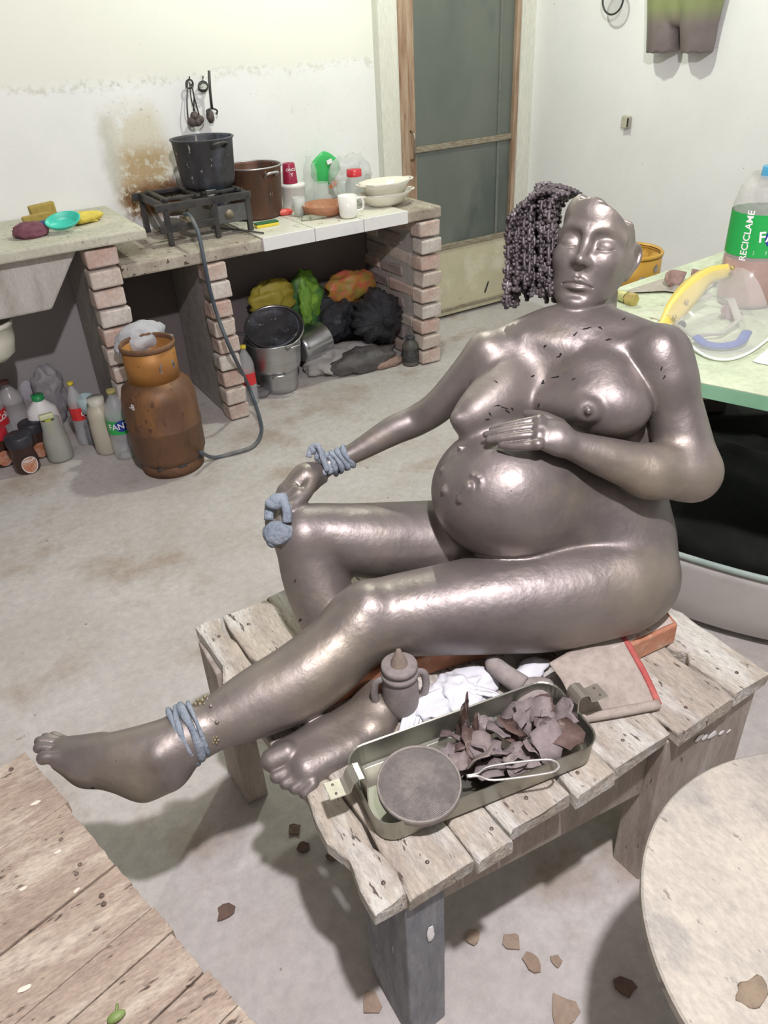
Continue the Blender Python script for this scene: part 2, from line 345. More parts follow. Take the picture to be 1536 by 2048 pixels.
    def blob(s, c, rad, sub=3, amp=0, fr=10, seed=0, crease=False, M=None, zmin=None):
        bm = bmesh.new(); bmesh.ops.create_icosphere(bm, subdivisions=sub, radius=1); vs = []
        for v in bm.verts:
            p = v.co; q = 1
            if amp:
                w = Vector((p.x*rad[0], p.y*rad[1], p.z*rad[2]))*fr+Vector((seed, seed*2.3, 0))
                nz = mnoise.noise(w)+.5*mnoise.noise(w*2.3)+.3*mnoise.noise(w*4.7)
                if crease: nz = .5-abs(nz)*2
                q = 1+amp*nz
            u = Vector((p.x*rad[0]*q, p.y*rad[1]*q, p.z*rad[2]*q))
            if M is not None: u = M@u
            u = u+Vector(c)
            if zmin is not None and u.z < zmin: u.z = zmin+(rnd.random()*.0004)
            vs.append(u)
        fs = [tuple(v.index for v in f.verts) for f in bm.faces]; bm.free(); return s.add(vs, fs)
    def build(s, name, mat, parent=None, smooth=False, bevel=0, seg=2, label=None, solid=0, link=True):
        me = bpy.data.meshes.new(name); me.from_pydata(s.v, [], s.f); me.update()
        if smooth: me.shade_smooth()
        if mat: me.materials.append(mat)
        o = bpy.data.objects.new(name, me); SC.collection.objects.link(o); attach(o, parent)
        if solid: m = o.modifiers.new('s', 'SOLIDIFY'); m.thickness = solid; m.offset = 0
        if bevel: m = o.modifiers.new('b', 'BEVEL'); m.width = bevel; m.segments = seg; m.limit_method = 'ANGLE'
        if label: o['label'] = label
        return o
# ------------------------------------------------------------------ materials
def mat(name, c1, c2=None, sc=8, rough=.6, metal=0, bump=.15, stretch=(1, 1, 1), pits=None, pit_sc=60, pit_at=.32, trans=0, ior=1.45, alpha=1, c3=None, sc3=3, at3=.55, emit=0, bdist=.004, spec=None, det=5, grain=None, grain_sc=55):
    if grain is None: grain = .22 if rough > .55 else 0
    m = bpy.data.materials.new(name); m.use_nodes = True; nt = m.node_tree; b = nt.nodes['Principled BSDF']; L = nt.links.new
    def N(t): return nt.nodes.new('ShaderNode'+t)
    tc = N('TexCoord'); mp = N('Mapping'); mp.inputs['Scale'].default_value = stretch; L(tc.outputs['Object'], mp.inputs['Vector'])
    def noise(s, d=5, rg=.6):
        n = N('TexNoise'); n.inputs['Scale'].default_value = s; n.inputs['Detail'].default_value = d; n.inputs['Roughness'].default_value = rg; L(mp.outputs[0], n.inputs['Vector']); return n
    def ramp(src, p0, p1, a=(0, 0, 0, 1), c=(1, 1, 1, 1)):
        r = N('ValToRGB'); r.color_ramp.elements[0].position = p0; r.color_ramp.elements[1].position = p1; r.color_ramp.elements[0].color = a; r.color_ramp.elements[1].color = c; L(src, r.inputs[0]); return r
    def mix(fac, a, c):
        x = N('Mix'); x.data_type = 'RGBA'
        L(fac, x.inputs[0])
        for s, i in ((a, 6), (c, 7)):
            if isinstance(s, tuple): x.inputs[i].default_value = (*s[:3], 1)
            else: L(s, x.inputs[i])
        return x.outputs[2]
    n1 = noise(sc, det); col = mix(ramp(n1.outputs[0], .35, .65).outputs[0], c1, c2 or c1)
    if c3: col = mix(ramp(noise(sc3, 6, .65).outputs[0], at3, at3+.12).outputs[0], col, c3)
    if pits: col = mix(ramp(noise(pit_sc, 3, .7).outputs[0], pit_at-.04, pit_at, (1, 1, 1, 1), (0, 0, 0, 1)).outputs[0], col, pits)
    if grain:
        gm = N('Mix'); gm.data_type = 'RGBA'; gm.blend_type = 'MULTIPLY'; gm.inputs[0].default_value = 1; L(col, gm.inputs[6])
        L(ramp(noise(grain_sc, 5, .75).outputs[0], .34, .62, (1-grain, 1-grain, 1-grain*.95, 1), (1, 1, 1, 1)).outputs[0], gm.inputs[7]); col = gm.outputs[2]
    L(col, b.inputs['Base Color'])
    b.inputs['Roughness'].default_value = rough; b.inputs['Metallic'].default_value = metal; b.inputs['Transmission Weight'].default_value = trans; b.inputs['IOR'].default_value = ior; b.inputs['Alpha'].default_value = alpha
    if spec is not None: b.inputs['Specular IOR Level'].default_value = spec
    if emit: L(col, b.inputs['Emission Color']); b.inputs['Emission Strength'].default_value = emit
    if bump:
        bp = N('Bump'); bp.inputs['Strength'].default_value = bump; bp.inputs['Distance'].default_value = bdist
        nb = noise(sc*3.5, 6, .65); L(nb.outputs[0], bp.inputs['Height']); L(bp.outputs[0], b.inputs['Normal'])
    m['h'] = 1
    return m
MATS = {}
def G(name, *a, **k):
    if name not in MATS: MATS[name] = mat(name, *a, **k)
    return MATS[name]
def text_on(parent, txt, size, mt, place, depth=.0004, name='lettering', bold=True, spacing=1):
    cu = bpy.data.curves.new('t', 'FONT'); cu.body = txt; cu.size = size; cu.extrude = 0; cu.offset = size*.018 if bold else 0; cu.resolution_u = 3; cu.align_x = 'CENTER'; cu.align_y = 'CENTER'; cu.space_character = spacing
    ob = bpy.data.objects.new('t', cu); SC.collection.objects.link(ob); dg = bpy.context.evaluated_depsgraph_get()
    me = bpy.data.meshes.new_from_object(ob.evaluated_get(dg)); bpy.data.objects.remove(ob)
    bm = bmesh.new(); bm.from_mesh(me); bmesh.ops.triangulate(bm, faces=bm.faces)
    bmesh.ops.subdivide_edges(bm, edges=[e for e in bm.edges if e.calc_length() > size*.25], cuts=2)
    bmesh.ops.triangulate(bm, faces=bm.faces)
    for v in bm.verts: v.co = place(v.co.x, v.co.y)
    bm.to_mesh(me); bm.free(); me.materials.clear(); me.materials.append(mt); me.name = name
    o = bpy.data.objects.new(name, me); SC.collection.objects.link(o); attach(o, parent); return o
def disc_on(parent, place, rx, ry, mt, name='round_logo', n=28):
    m = MB(); vs = [place(0, 0)]
    for k in (.33, .66, 1.0): vs += [place(rx*k*math.cos(2*math.pi*i/n), ry*k*math.sin(2*math.pi*i/n)) for i in range(n)]
    fs = [(0, 1+i, 1+(i+1) % n) for i in range(n)]+[(1+j*n+i, 1+(j+1)*n+i, 1+(j+1)*n+(i+1) % n, 1+j*n+(i+1) % n) for j in range(2) for i in range(n)]
    return m.add(vs, fs).build(name, mt, parent, True)
def on_cyl(c, r, az0, z0, tilt=0, ax=(0, 0, 1)):      # wraps flat x,y onto an upright cylinder, facing direction az0
    X, Y, Z = Vector((1, 0, 0)), Vector((0, 1, 0)), Vector((0, 0, 1)); c = Vector(c)
    Rm = Vector((0, 0, 1)).rotation_difference(Vector(ax).normalized()).to_matrix()
    def f(x, y):
        xr = x*math.cos(tilt)-y*math.sin(tilt); yr = x*math.sin(tilt)+y*math.cos(tilt); a = az0+xr/r
        return c+Rm@(X*math.cos(a)*r+Y*math.sin(a)*r+Z*(z0+yr))
    return f
# ------------------------------------------------------------------ the room
def wall_mat(name, stain_shade):
    m = G(name+'_base', (.88, .895, .885), (.82, .84, .83), 2.2, .85, bump=.12, pits=(.42, .42, .38), pit_sc=26, pit_at=.27, bdist=.006, grain=.05, grain_sc=140)
    if not stain_shade: return m
    nt = m.node_tree; b = nt.nodes['Principled BSDF']; L = nt.links.new; N = lambda t: nt.nodes.new('ShaderNode'+t)
    src = b.inputs['Base Color'].links[0].from_socket
    sp = N('SeparateXYZ'); tc = N('TexCoord'); L(tc.outputs['Object'], sp.inputs[0])
    def mt(op, a, c=0.0, d=None):
        x = N('Math'); x.operation = op
        for i, s in enumerate((a, c) if d is None else (a, c, d)):
            if isinstance(s, (int, float)): x.inputs[i].default_value = s
            else: L(s, x.inputs[i])
        return x.outputs[0]
    def sm(v, a, c):
        x = N('MapRange'); x.interpolation_type = 'SMOOTHSTEP'; L(v, x.inputs[0]); x.inputs[1].default_value = a; x.inputs[2].default_value = c; return x.outputs[0]
    def nz(s, d=5, r=.65):
        n = N('TexNoise'); n.inputs['Scale'].default_value = s; n.inputs['Detail'].default_value = d; n.inputs['Roughness'].default_value = r; L(tc.outputs['Object'], n.inputs['Vector']); return n.outputs[0]
    def mix(f, a, c):
        x = N('Mix'); x.data_type = 'RGBA'; L(f, x.inputs[0]); L(a, x.inputs[6]); x.inputs[7].default_value = (*c, 1); return x.outputs[2]
    X, Z = sp.outputs[0], sp.outputs[2]; n5 = nz(5); n20 = nz(34, 6, .7); n80 = nz(70, 5, .75)
    Zw = mt('ADD', Z, mt('MULTIPLY', mt('SUBTRACT', nz(3), .5), .12))
    c = mix(mt('MULTIPLY', sm(Zw, 1.38, 1.44), .5), src, (.76, .77, .64))                       # old yellowed paint above the repainted band
    c = mix(mt('MULTIPLY', mt('MULTIPLY', sm(Zw, 1.36, 1.40), sm(Zw, 1.43, 1.40)), mt('MULTIPLY', sm(n20, .48, .6), .5)), c, (.5, .5, .4))
    def patch(x0, x1, z0, z1, e, col, amt, th, cc, nn):
        xa = mt('ADD', X, mt('MULTIPLY', mt('SUBTRACT', n5, .5), .14))
        f = mt('MULTIPLY', mt('MULTIPLY', sm(xa, x0-e, x0+e), sm(xa, x1+e, x1-e)), mt('MULTIPLY', sm(Zw, z0-e, z0+e), sm(Zw, z1+e, z1-e)))
        f = mt('MULTIPLY', mt('MULTIPLY', f, sm(nn, th, th+.16)), amt); return mix(f, cc, col)
    c = patch(.92, 1.16, .90, 1.30, .06, (.66, .62, .46), .75, .30, c, n5)
    c = patch(.93, 1.16, .86, 1.14, .05, (.50, .36, .19), .9, .36, c, n20)
    c = patch(.93, 1.20, .86, .99, .03, (.20, .10, .045), 1.0, .36, c, n20)
    c = patch(.90, 1.18, .93, 1.42, .05, (.10, .09, .06), .95, .57, c, n80)
    c = patch(.88, .93, .97, 1.28, .025, (.50, .50, .42), .55, .2, c, n5)
    c = patch(1.6, 2.2, .98, 1.34, .10, (.55, .55, .52), .5, .58, c, n20)
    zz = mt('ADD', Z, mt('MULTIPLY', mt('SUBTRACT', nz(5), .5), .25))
    c = mix(mt('MULTIPLY', mt('MULTIPLY', sm(zz, .80, .70), sm(X, .58, .66)), .93), c, (.13, .10, .095)); c = mix(mt('MULTIPLY', mt('MULTIPLY', sm(zz, .95, .80), sm(X, .66, .60)), .8), c, (.24, .21, .21))  # grime under counter and sink, with the recess shade darkened into the colour
    L(c, b.inputs['Base Color']); return m
def slab_struct(name, lo, hi, m):
    return tag(MB().box(lo, hi).build(name, m), kind='structure')
# floor: worn concrete over old tiles, with brownish dirt and stains
fm = G('floor_concrete', (.53, .50, .465), (.62, .60, .575), 2.6, .8, bump=.5, pits=(.30, .25, .21), pit_sc=16, pit_at=.31, c3=(.45, .385, .33), sc3=2.4, at3=.52, bdist=.005, grain=.18, grain_sc=34)
slab_struct('floor', (-2.2, -1.6, -.1), (3.4, 4.0, 0), fm)
WB = 3.80; WR = 3.30
slab_struct('wall_back', (-2.2, WB, 0), (2.30, WB+.15, 3.1), wall_mat('wall_stained_shaded', True))
slab_struct('wall_back.001', (2.30, WB+.03, 0), (3.45, WB+.18, 3.1), wall_mat('wall_plain', False))
slab_struct('wall_right', (WR, -1.6, 0), (WR+.15, WB+.03, 3.1), wall_mat('wall_plain2', False))
hid = G('dark_plaster', (.30, .29, .28), (.22, .21, .2), 2, .9)
slab_struct('wall_left', (-2.35, -1.6, 0), (-2.2, WB+.15, 3.1), hid)
slab_struct('wall_front', (-2.35, -1.75, 0), (WR+.15, -1.6, 3.1), hid)
slab_struct('ceiling', (-2.35, -1.75, 3.1), (WR+.15, WB+.2, 3.2), G('ceiling_wood', (.16, .13, .11), (.10, .085, .075), 2, .9))
cream = G('cream_paint', (.80, .81, .72), (.74, .75, .66), 3, .7, stretch=(4, 4, .4), pits=(.5, .5, .4), pit_sc=20, pit_at=.28)
slab_struct('trim_1', (2.285, 3.745, 0), (2.395, WB+.04, 3.0), cream)
slab_struct('trim_2', (3.185, 3.765, 0), (3.30, WB+.04, 3.0), cream)
# the sheet-metal and glass door
dr = T('door_1', None, None, (2.83, 3.75, 0)); del dr['label']; del dr['category']; dr['kind'] = 'structure'
wood = G('door_wood', (.30, .18, .11), (.50, .38, .27), 9, .6, bump=.4, stretch=(6, 6, .5), pits=(.12, .07, .04), pit_sc=18, pit_at=.33)
for (a, b, y) in ((2.395, 2.445, 3.735), (2.445, 2.495, 3.75)): MB().box((a, y, 0), (b, 3.83, 3.0)).build('jamb', wood, dr, bevel=.006)
MB().box((3.158, 3.75, 0), (3.186, 3.83, 3.0)).build('jamb', wood, dr, bevel=.004)
gl = G('dusty_glass', (.115, .135, .12), (.155, .175, .15), 2.5, .28, bump=.03, stretch=(1, 1, .5), c3=(.09, .11, .10), sc3=1.8, at3=.56)
met = G('door_metal', (.60, .57, .40), (.50, .48, .34), 4, .55, bump=.1, pits=(.2, .14, .08), pit_sc=24, pit_at=.30, c3=(.66, .64, .50), sc3=5)
MB().box((2.495, 3.775, .985), (3.158, 3.785, 2.4)).build('pane', gl, dr)
MB().box((2.495, 3.775, .44), (3.158, 3.785, .955)).build('pane', gl, dr)
rail = G('rail_metal', (.36, .34, .26), (.20, .15, .10), 26, .55, stretch=(1, 1, 6), bump=.3)
for z in (.955, .415): MB().box((2.495, 3.76, z), (3.158, 3.80, z+.03)).build('rail', rail, dr, bevel=.004)
MB().box((3.06, 3.768, .445), (3.075, 3.79, 2.4)).build('stile', G('stile_metal', (.17, .19, .17), (.2, .21, .18)), dr)
MB().box((2.495, 3.77, .02), (3.158, 3.785, .415)).build('kick_panel', met, dr)
MB().box((2.495, 3.755, .05), (3.158, 3.775, .062)).build('rail', rail, dr)
hd = MB().tube([(2.45, 3.735, .93), (2.45, 3.70, .95), (2.45, 3.70, 1.05), (2.45, 3.735, 1.07)], .006, smooth=5).build('handle', G('old_steel', (.35, .32, .26), (.2, .16, .12), 30, .4, .7), dr, True)
MB().prism([aty(968, 585, 3.768), aty(971, 585, 3.768), aty(978, 563, 3.768), aty(976, 562, 3.768)], .001, (0, -1, 0)).build('scratch', G('black_paint', (.03, .03, .03)), dr)

# ------------------------------------------------------------------ brick pillars under the counters
bk = [G('brick_%d' % i, *c, 18, .85, bump=.5, pits=(.35, .3, .27), pit_sc=40, pit_at=.36) for i, c in enumerate([((.62, .47, .40), (.70, .62, .55)), ((.68, .60, .53), (.62, .53, .46)), ((.60, .42, .35), (.66, .55, .48)), ((.72, .68, .62), (.62, .55, .5))])]
mort = G('mortar', (.50, .47, .43), (.40, .37, .35), 14, .9, bump=.5)
mort2 = G('mortared_brick', (.40, .32, .29), (.34, .29, .27), 12, .9, bump=.7)
brickmesh = []
def pillar(label, x0, x1, top, n, side_bricks=False):
    t = T('brick_pillar', label, 'pillar', ((x0+x1)/2, 3.5, 0))
    MB().box((x0+.012, 3.258, 0), (x1-.012, WB-.005, top-.003)).build('plaster_core', mort, t, bevel=.01)
    h = top/n; last = None
    for i in range(n):
        key = (round(x1-x0, 3), round(h, 3), i % 4)
        me = next((m for k, m in brickmesh if k == key), None)
        w = x1-x0
        if me is None:
            o = MB().box((-w/2-.002, -.025, .006), (w/2+.002, .07, h-.007), jit=.004).build('brick', bk[i % 4], None); me = o.data
            m = o.modifiers.new('b', 'BEVEL'); m.width = .008; m.segments = 2; brickmesh.append((key, me))
        else:
            o = bpy.data.objects.new('brick', me); SC.collection.objects.link(o); m = o.modifiers.new('b', 'BEVEL'); m.width = .008; m.segments = 2
        o.parent = t; o.matrix_parent_inverse = Matrix.Identity(4)
        o.location = (rnd.uniform(-.006, .006), 3.25-3.5+rnd.uniform(-.006, .004), i*h)
        if side_bricks:
            for k in range(2):
                q = MB().box((x0+.004, 3.34+k*.235+(i % 2)*.09, i*h+.012), (x0+.03, 3.55+k*.235+(i % 2)*.09, i*h+h-.012), jit=.007).build('brick', [bk[2], mort2, bk[1], mort2][(i+k*3) % 4], t, bevel=.008)
    return t
pillar('left brick pillar beside the orange gas cylinder, under the concrete sink slab', .585, .705, .882, 11)
pillar('middle brick pillar with the hose hanging in front of it', 1.055, 1.15, .742, 9)
pillar('right brick pillar by the door, with rough bricks on its side too', 2.165, 2.275, .742, 9, True)
# counters
conc = G('sink_concrete', (.62, .61, .50), (.54, .53, .43), 7, .8, bump=.5, pits=(.12, .11, .08), pit_sc=55, pit_at=.36, c3=(.68, .66, .55), sc3=3)
t = T('sink_slab', 'pale concrete sink slab at left with sponges lying on it', 'sink', (-.1, 3.5, .89))
MB().box((-1.2, 3.2, .888), (.835, WB-.004, .93)).build('worktop', conc, t, bevel=.008)
sk = G('sink_grey', (.48, .46, .41), (.58, .56, .52), 5, .8, stretch=(3, 3, .6), bump=.2, c3=(.40, .38, .33), sc3=4)
MB().add([(-1.2, 3.26, .887), (.575, 3.26, .887), (.42, 3.26, .675), (-1.2, 3.26, .675), (-1.2, 3.76, .887), (.575, 3.76, .887), (.42, 3.70, .675), (-1.2, 3.70, .675)],
         [(0, 1, 2, 3), (7, 6, 5, 4), (0, 4, 5, 1), (1, 5, 6, 2), (2, 6, 7, 3), (0, 3, 7, 4)]).build('basin', sk, t, bevel=.01)
t = T('counter', 'low counter slab with a white tiled edge, between the sink and the door', 'counter', (1.5, 3.5, .75))
dirty = G('counter_concrete', (.50, .46, .38), (.36, .31, .25), 8, .8, bump=.5, pits=(.10, .08, .06), pit_sc=30, pit_at=.38, c3=(.60, .57, .47), sc3=5)
MB().box((.712, 3.235, .744), (2.29, WB-.004, .797)).build('slab', dirty, t, bevel=.008)
tile = G('white_tile', (.86, .86, .84), (.82, .83, .83), 6, .25, bump=.05, c3=(.74, .76, .78), sc3=7, at3=.56)
xs = [1.33, 1.585, 1.84, 2.085]
for i in range(3):
    MB().box((xs[i]+.002, 3.218, .748), (xs[i+1]-.002, 3.234, .806)).build('tile', tile, t, bevel=.002)
    for k in range(2): MB().box((xs[i]+.002, 3.236+k*.25, .7975), (xs[i+1]-.002, 3.48+k*.26, .8045)).build('tile', G('top_tile', (.66, .65, .55), (.74, .74, .66), 9, .5, bump=.2, pits=(.3, .26, .2), pit_sc=18, pit_at=.36), t, bevel=.002)
CT = .805
# ------------------------------------------------------------------ shared materials for the small things
black = G('sooty_black', (.035, .035, .038), (.06, .06, .065), 12, .5, bump=.25, stretch=(2, 2, 1), pits=(.42, .42, .38), pit_sc=14, pit_at=.345, c3=(.10, .11, .14), sc3=4, at3=.5)
iron = G('black_iron', (.05, .05, .052), (.10, .095, .09), 14, .5, .5, bump=.3)
alu = G('aluminium', (.60, .61, .63), (.50, .51, .53), 4, .30, .95, bump=.03, stretch=(1, 1, 12))
white = G('white_plastic', (.82, .82, .80), (.76, .77, .76), 5, .35, bump=.03)
clear = G('clear_plastic', (.80, .83, .84), (.74, .78, .80), 9, .12, alpha=.33, bump=.35, bdist=.01)
clearg = G('clear_glass', (.75, .80, .78), (.7, .76, .74), 5, .06, alpha=.28, bump=.02)
redp = G('red_plastic', (.62, .04, .05), (.55, .03, .05), 6, .35, bump=.05)
yel = G('yellow_plastic', (.85, .70, .08), (.78, .62, .06), 9, .5, bump=.1)
grn = G('green_label', (.02, .38, .08), (.03, .44, .10), 7, .3, bump=.03)
wht_ink = G('white_ink', (.9, .9, .9), (.88, .88, .88), 6, .4, bump=0)
navy = G('navy_ink', (.02, .05, .30), (.02, .06, .34), 6, .4, bump=0)
def pet(name, label, cat, base, h, r, body=None, cap=None, lab=None, labz=(.45, .66), neck=.30, group=None, n=28, part=None, ax=(0, 0, 1)):
    base = Vector(base); t = T(name, label, cat, base, group)
    pr = [(r*.55, .0), (r*.92, 0), (r, .03*h), (r, labz[0]*h), (r*.97, labz[0]*h+.002), (r*.97, labz[1]*h-.002), (r, labz[1]*h), (r*.98, .70*h), (r*.82, .78*h), (r*.5, .87*h), (r*neck, .92*h), (r*neck, .965*h)]
    MB().lathe(base, [(0.0005, .001)]+pr, ax, n).build('bottle_body', body or clear, t, True)
    if cap: MB().lathe(base, [(.0005, .955*h), (r*neck*1.25, .955*h), (r*neck*1.25, 1.0*h), (r*neck*1.1, 1.004*h), (.0005, 1.004*h)], ax, 20).build('cap', cap, t, True)
    if lab: MB().lathe(base, [(r*1.008, labz[0]*h), (r*1.008, labz[1]*h)], ax, n).build('paper_label', lab, t, True)
    return t
def pot(name, label, base, r, h, m, flare=1.03, rim=True, ax=(0, 0, 1), handles=None, hm=None, cat='pot', bot=.9, sc=None):
    base = Vector(base); t = T(name, label, cat, base)
    pr = [(.0005, 0), (r*bot*.86, 0), (r*bot*.96, .012), (r*bot, .03), (r, h-.01), (r*flare, h-.004), (r*flare, h), (r*.97, h), (r*.96, h-.008), (r*bot*.94, .02), (.0005, .008)]
    MB().lathe(base, pr, ax, 40).build('pot_body', m, t, True)
    X, Y, Z = frame(ax)
    for a in handles or []:
        d = X*math.cos(a)+Y*math.sin(a); e = Z.cross(d); z = base+Z*(h*.84)
        MB().tube([z+d*r*.98+e*.03, z+d*(r+.03)+e*.028+Z*.018, z+d*(r+.03)-e*.028+Z*.018, z+d*r*.98-e*.03], .0055, smooth=5).build('handle', hm or m, t, True)
    return t
def bag(name, label, cat, c, rad, m, amp=.25, fr=9, seed=0, sub=4, zmin=None, group=None, extra=None):
    t = MB().blob(c, rad, sub, amp, fr, seed, True, zmin=zmin)
    if extra: extra(t)
    return tag(t.build(name, m, None, True), label, cat, group)

# ------------------------------------------------------------------ stove and pots
sv = T('gas_stove', 'black iron two-burner gas stove standing on the counter', 'stove', (1.3, 3.45, CT))
z1 = .955; x0, x1, ya, yb = .985, 1.355, 3.40, 3.74
for (x, y, nm) in ((x0, ya, 'leg'), (x1, ya, 'leg'), (x0, yb, 'leg'), (x1, yb, 'leg'), ((x0+x1)/2+.03, ya, 'leg')): MB().box((x-.011, y-.011, .8), (x+.011, y+.011, z1)).build(nm, iron, sv, bevel=.002)
for (a, b) in (((x0-.04, ya, z1), (x1+.02, ya, z1)), ((x0-.04, yb, z1), (x1+.02, yb, z1)), ((x0, ya, z1), (x0, yb, z1)), ((x1, ya, z1), (x1, yb, z1)), ((1.18, ya, z1), (1.18, yb, z1)), ((x0-.04, ya, .87), (1.19, ya, .87))): MB().bar(a, b, .022, .03).build('frame_bar', iron, sv, bevel=.002)
MB().box((1.185, ya-.006, .852), (1.353, ya+.008, .928)).build('front_panel', G('panel_grey', (.10, .105, .105), (.14, .14, .14), 10, .6, .2), sv, bevel=.003)
for cx in (1.075, 1.262):
    for k, (a, b) in enumerate((((cx-.085, 3.45, z1+.022), (cx+.085, 3.45, z1+.022)), ((cx-.085, 3.67, z1+.022), (cx+.085, 3.67, z1+.022)), ((cx-.07, 3.42, z1+.024), (cx-.07, 3.70, z1+.024)), ((cx+.07, 3.42, z1+.024), (cx+.07, 3.70, z1+.024)))): MB().bar(a, b, .018, .012).build('grate_bar', iron, sv, bevel=.002)
    MB().lathe((cx, 3.56, .895), [(.001, 0), (.055, 0), (.06, .02), (.05, .038), (.02, .042), (.001, .042)], n=24).build('burner', G('burner_rust', (.16, .11, .08), (.30, .26, .22), 30, .7, .4, bump=.4), sv, True)
    MB().lathe((cx, ya+.02, .888), [(.001, -.05), (.016, -.05), (.02, -.03), (.02, .03), (.001, .03)], (0, -1, 0), 14).build('valve', G('brass_dirty', (.34, .30, .22), (.2, .17, .12), 30, .5, .6), sv, True)
fl = G('gas_flame', (.10, .38, 1.0), (.15, .5, 1.0), 20, .5, emit=3, bump=0)
for k in range(9): MB().lathe((1.225+k*.0095, 3.50-.004*abs(k-4), .932), [(.0022, 0), (.0030, .006), (.0004, .017)], n=6).build('flame', fl, sv)
pb = aty(407, 373, 3.45)
pot('tall_pot', 'tall sooty black pot boiling on the gas stove', (1.250, 3.56, z1+.031), .132, .198, black, 1.05, handles=(.15, math.pi-.1), hm=iron)
pot('wide_pot', 'brown scorched pot standing on the counter behind the stove', (1.50, 3.645, CT), .133, .225, G('scorched', (.10, .05, .035), (.16, .08, .05), 8, .45, .3, bump=.2, stretch=(4, 4, .7), pits=(.45, .33, .25), pit_sc=26, pit_at=.33, c3=(.05, .045, .045), sc3=4), 1.05, handles=(0.2, 3.3), hm=alu)
MB().lathe((1.50, 3.645, CT), [(.137, .222), (.141, .226), (.137, .230), (.132, .226), (.137, .222)], n=40).build('steel_rim', alu, bpy.data.objects['wide_pot'], True)
hose = [aty(368, 428, 3.38), aty(380, 432, 3.30), aty(396, 465, 3.19), aty(408, 520, 3.15), aty(420, 580, 3.15), aty(438, 640, 3.14), aty(462, 700, 3.10), atz(498, 775, .12), atz(520, 838, .02), atz(522, 868, .015), atz(505, 893, .012), atz(470, 905, .012), atz(430, 915, .012), atz(400, 905, .10)]
tag(MB().tube(hose, .0085, 10, smooth=8).build('gas_hose', G('hose_rubber', (.055, .075, .10), (.12, .14, .15), 5, .45, c3=(.25, .24, .22), sc3=5, bump=.1), None, True), 'long dark blue rubber hose from the stove down to the gas cylinder', 'hose')
tag(MB().tube([atz(425, 455, CT+.006), atz(470, 459, CT+.006), atz(527, 466, CT+.006)], .004, 6).build('iron_rod', iron, None, True), 'thin black rod lying at the counter edge before the stove', 'rod')

# ------------------------------------------------------------------ things on the counter
def cp(x, y): return Vector(atz(x, y-8, CT))
t = T('storage_tub', 'white plastic tub under the dark red cup', 'tub', cp(590, 425))
b = cp(590, 425); MB().lathe(b, [(.001, 0), (.052, 0), (.056, .01), (.058, .10), (.061, .102), (.061, .118), (.001, .12)], n=28).build('tub_body', white, t, True)
c = b+Vector((-.01, 0, .1205)); t = T('red_cup', 'dark red plastic cup standing upside down on the white tub', 'cup', c)
MB().lathe(c, [(.036, 0), (.030, .085), (.026, .090), (.001, .090)], n=26).build('cup_body', G('wine_red', (.28, .01, .05), (.33, .02, .06), 5, .35), t, True)
text_on(t, 'ONCE', .018, wht_ink, on_cyl(c, .0335, R_(-100), .062), bold=True); text_on(t, 'Y', .022, wht_ink, on_cyl(c, .0348, R_(-96), .04))
t = pet('glass_bottle', 'clear empty bottle standing among glasses behind the terracotta bowl', 'bottle', cp(626, 420), .235, .034, clearg, None, None, neck=.36)
def tumbler(label, p, r, h, m=None, cat='glass', name='drinking_glass', grp=None):
    return tag(MB().lathe(p, [(.001, .002), (r*.85, .002), (r, h), (r*.93, h), (r*.8, .012), (.001, .012)], n=28).build(name, m or clearg, None, True), label, cat, grp)
tumbler('clear drinking glass standing behind the terracotta bowl', cp(645, 418), .038, .105)
tumbler('clear drinking glass standing between the mug and the red-lidded jar', cp(690, 412), .038, .105)
tumbler('small frosted plastic cup standing left of the terracotta bowl', cp(600, 440), .030, .085, G('frosted', (.75, .78, .76), (.7, .73, .7), 6, .5, alpha=.6), 'cup', 'frosted_cup')
b = cp(650, 437); t = T('clay_bowl', 'shallow terracotta bowl standing left of the white mug', 'bowl', b)
MB().lathe(b, [(.001, .002), (.075, .002), (.10, .02), (.108, .05), (.103, .05), (.095, .022), (.07, .01), (.001, .01)], n=36).build('bowl_body', G('terracotta', (.40, .17, .09), (.46, .22, .12), 8, .6, c3=(.5, .3, .2), sc3=6), t, True)
b = cp(697, 443); t = T('white_mug', 'white mug standing at the front edge of the counter', 'mug', b)
MB().lathe(b, [(.001, .002), (.036, .002), (.041, .015), (.044, .098), (.040, .098), (.036, .02), (.001, .015)], n=30).build('mug_body', G('porcelain', (.88, .87, .82), (.86, .85, .80), 4, .2, bump=.01), t, True)
MB().tube([b+Vector((.040, -.012, .08)), b+Vector((.066, -.02, .078)), b+Vector((.068, -.022, .035)), b+Vector((.036, -.012, .025))], .005, smooth=6).build('handle', G('porcelain'), t, True)
b = cp(712, 415); t = T('lidded_jar', 'clear jar with a red screw lid behind the mug', 'jar', b)
MB().lathe(b, [(.001, .002), (.040, .002), (.044, .02), (.044, .09), (.034, .125), (.034, .14)], n=28).build('jar_body', clearg, t, True)
MB().lathe(b, [(.037, .128), (.037, .158), (.001, .160)], n=28).build('lid', redp, t, True)
por = G('old_porcelain', (.80, .78, .68), (.76, .74, .64), 5, .25, bump=.02)
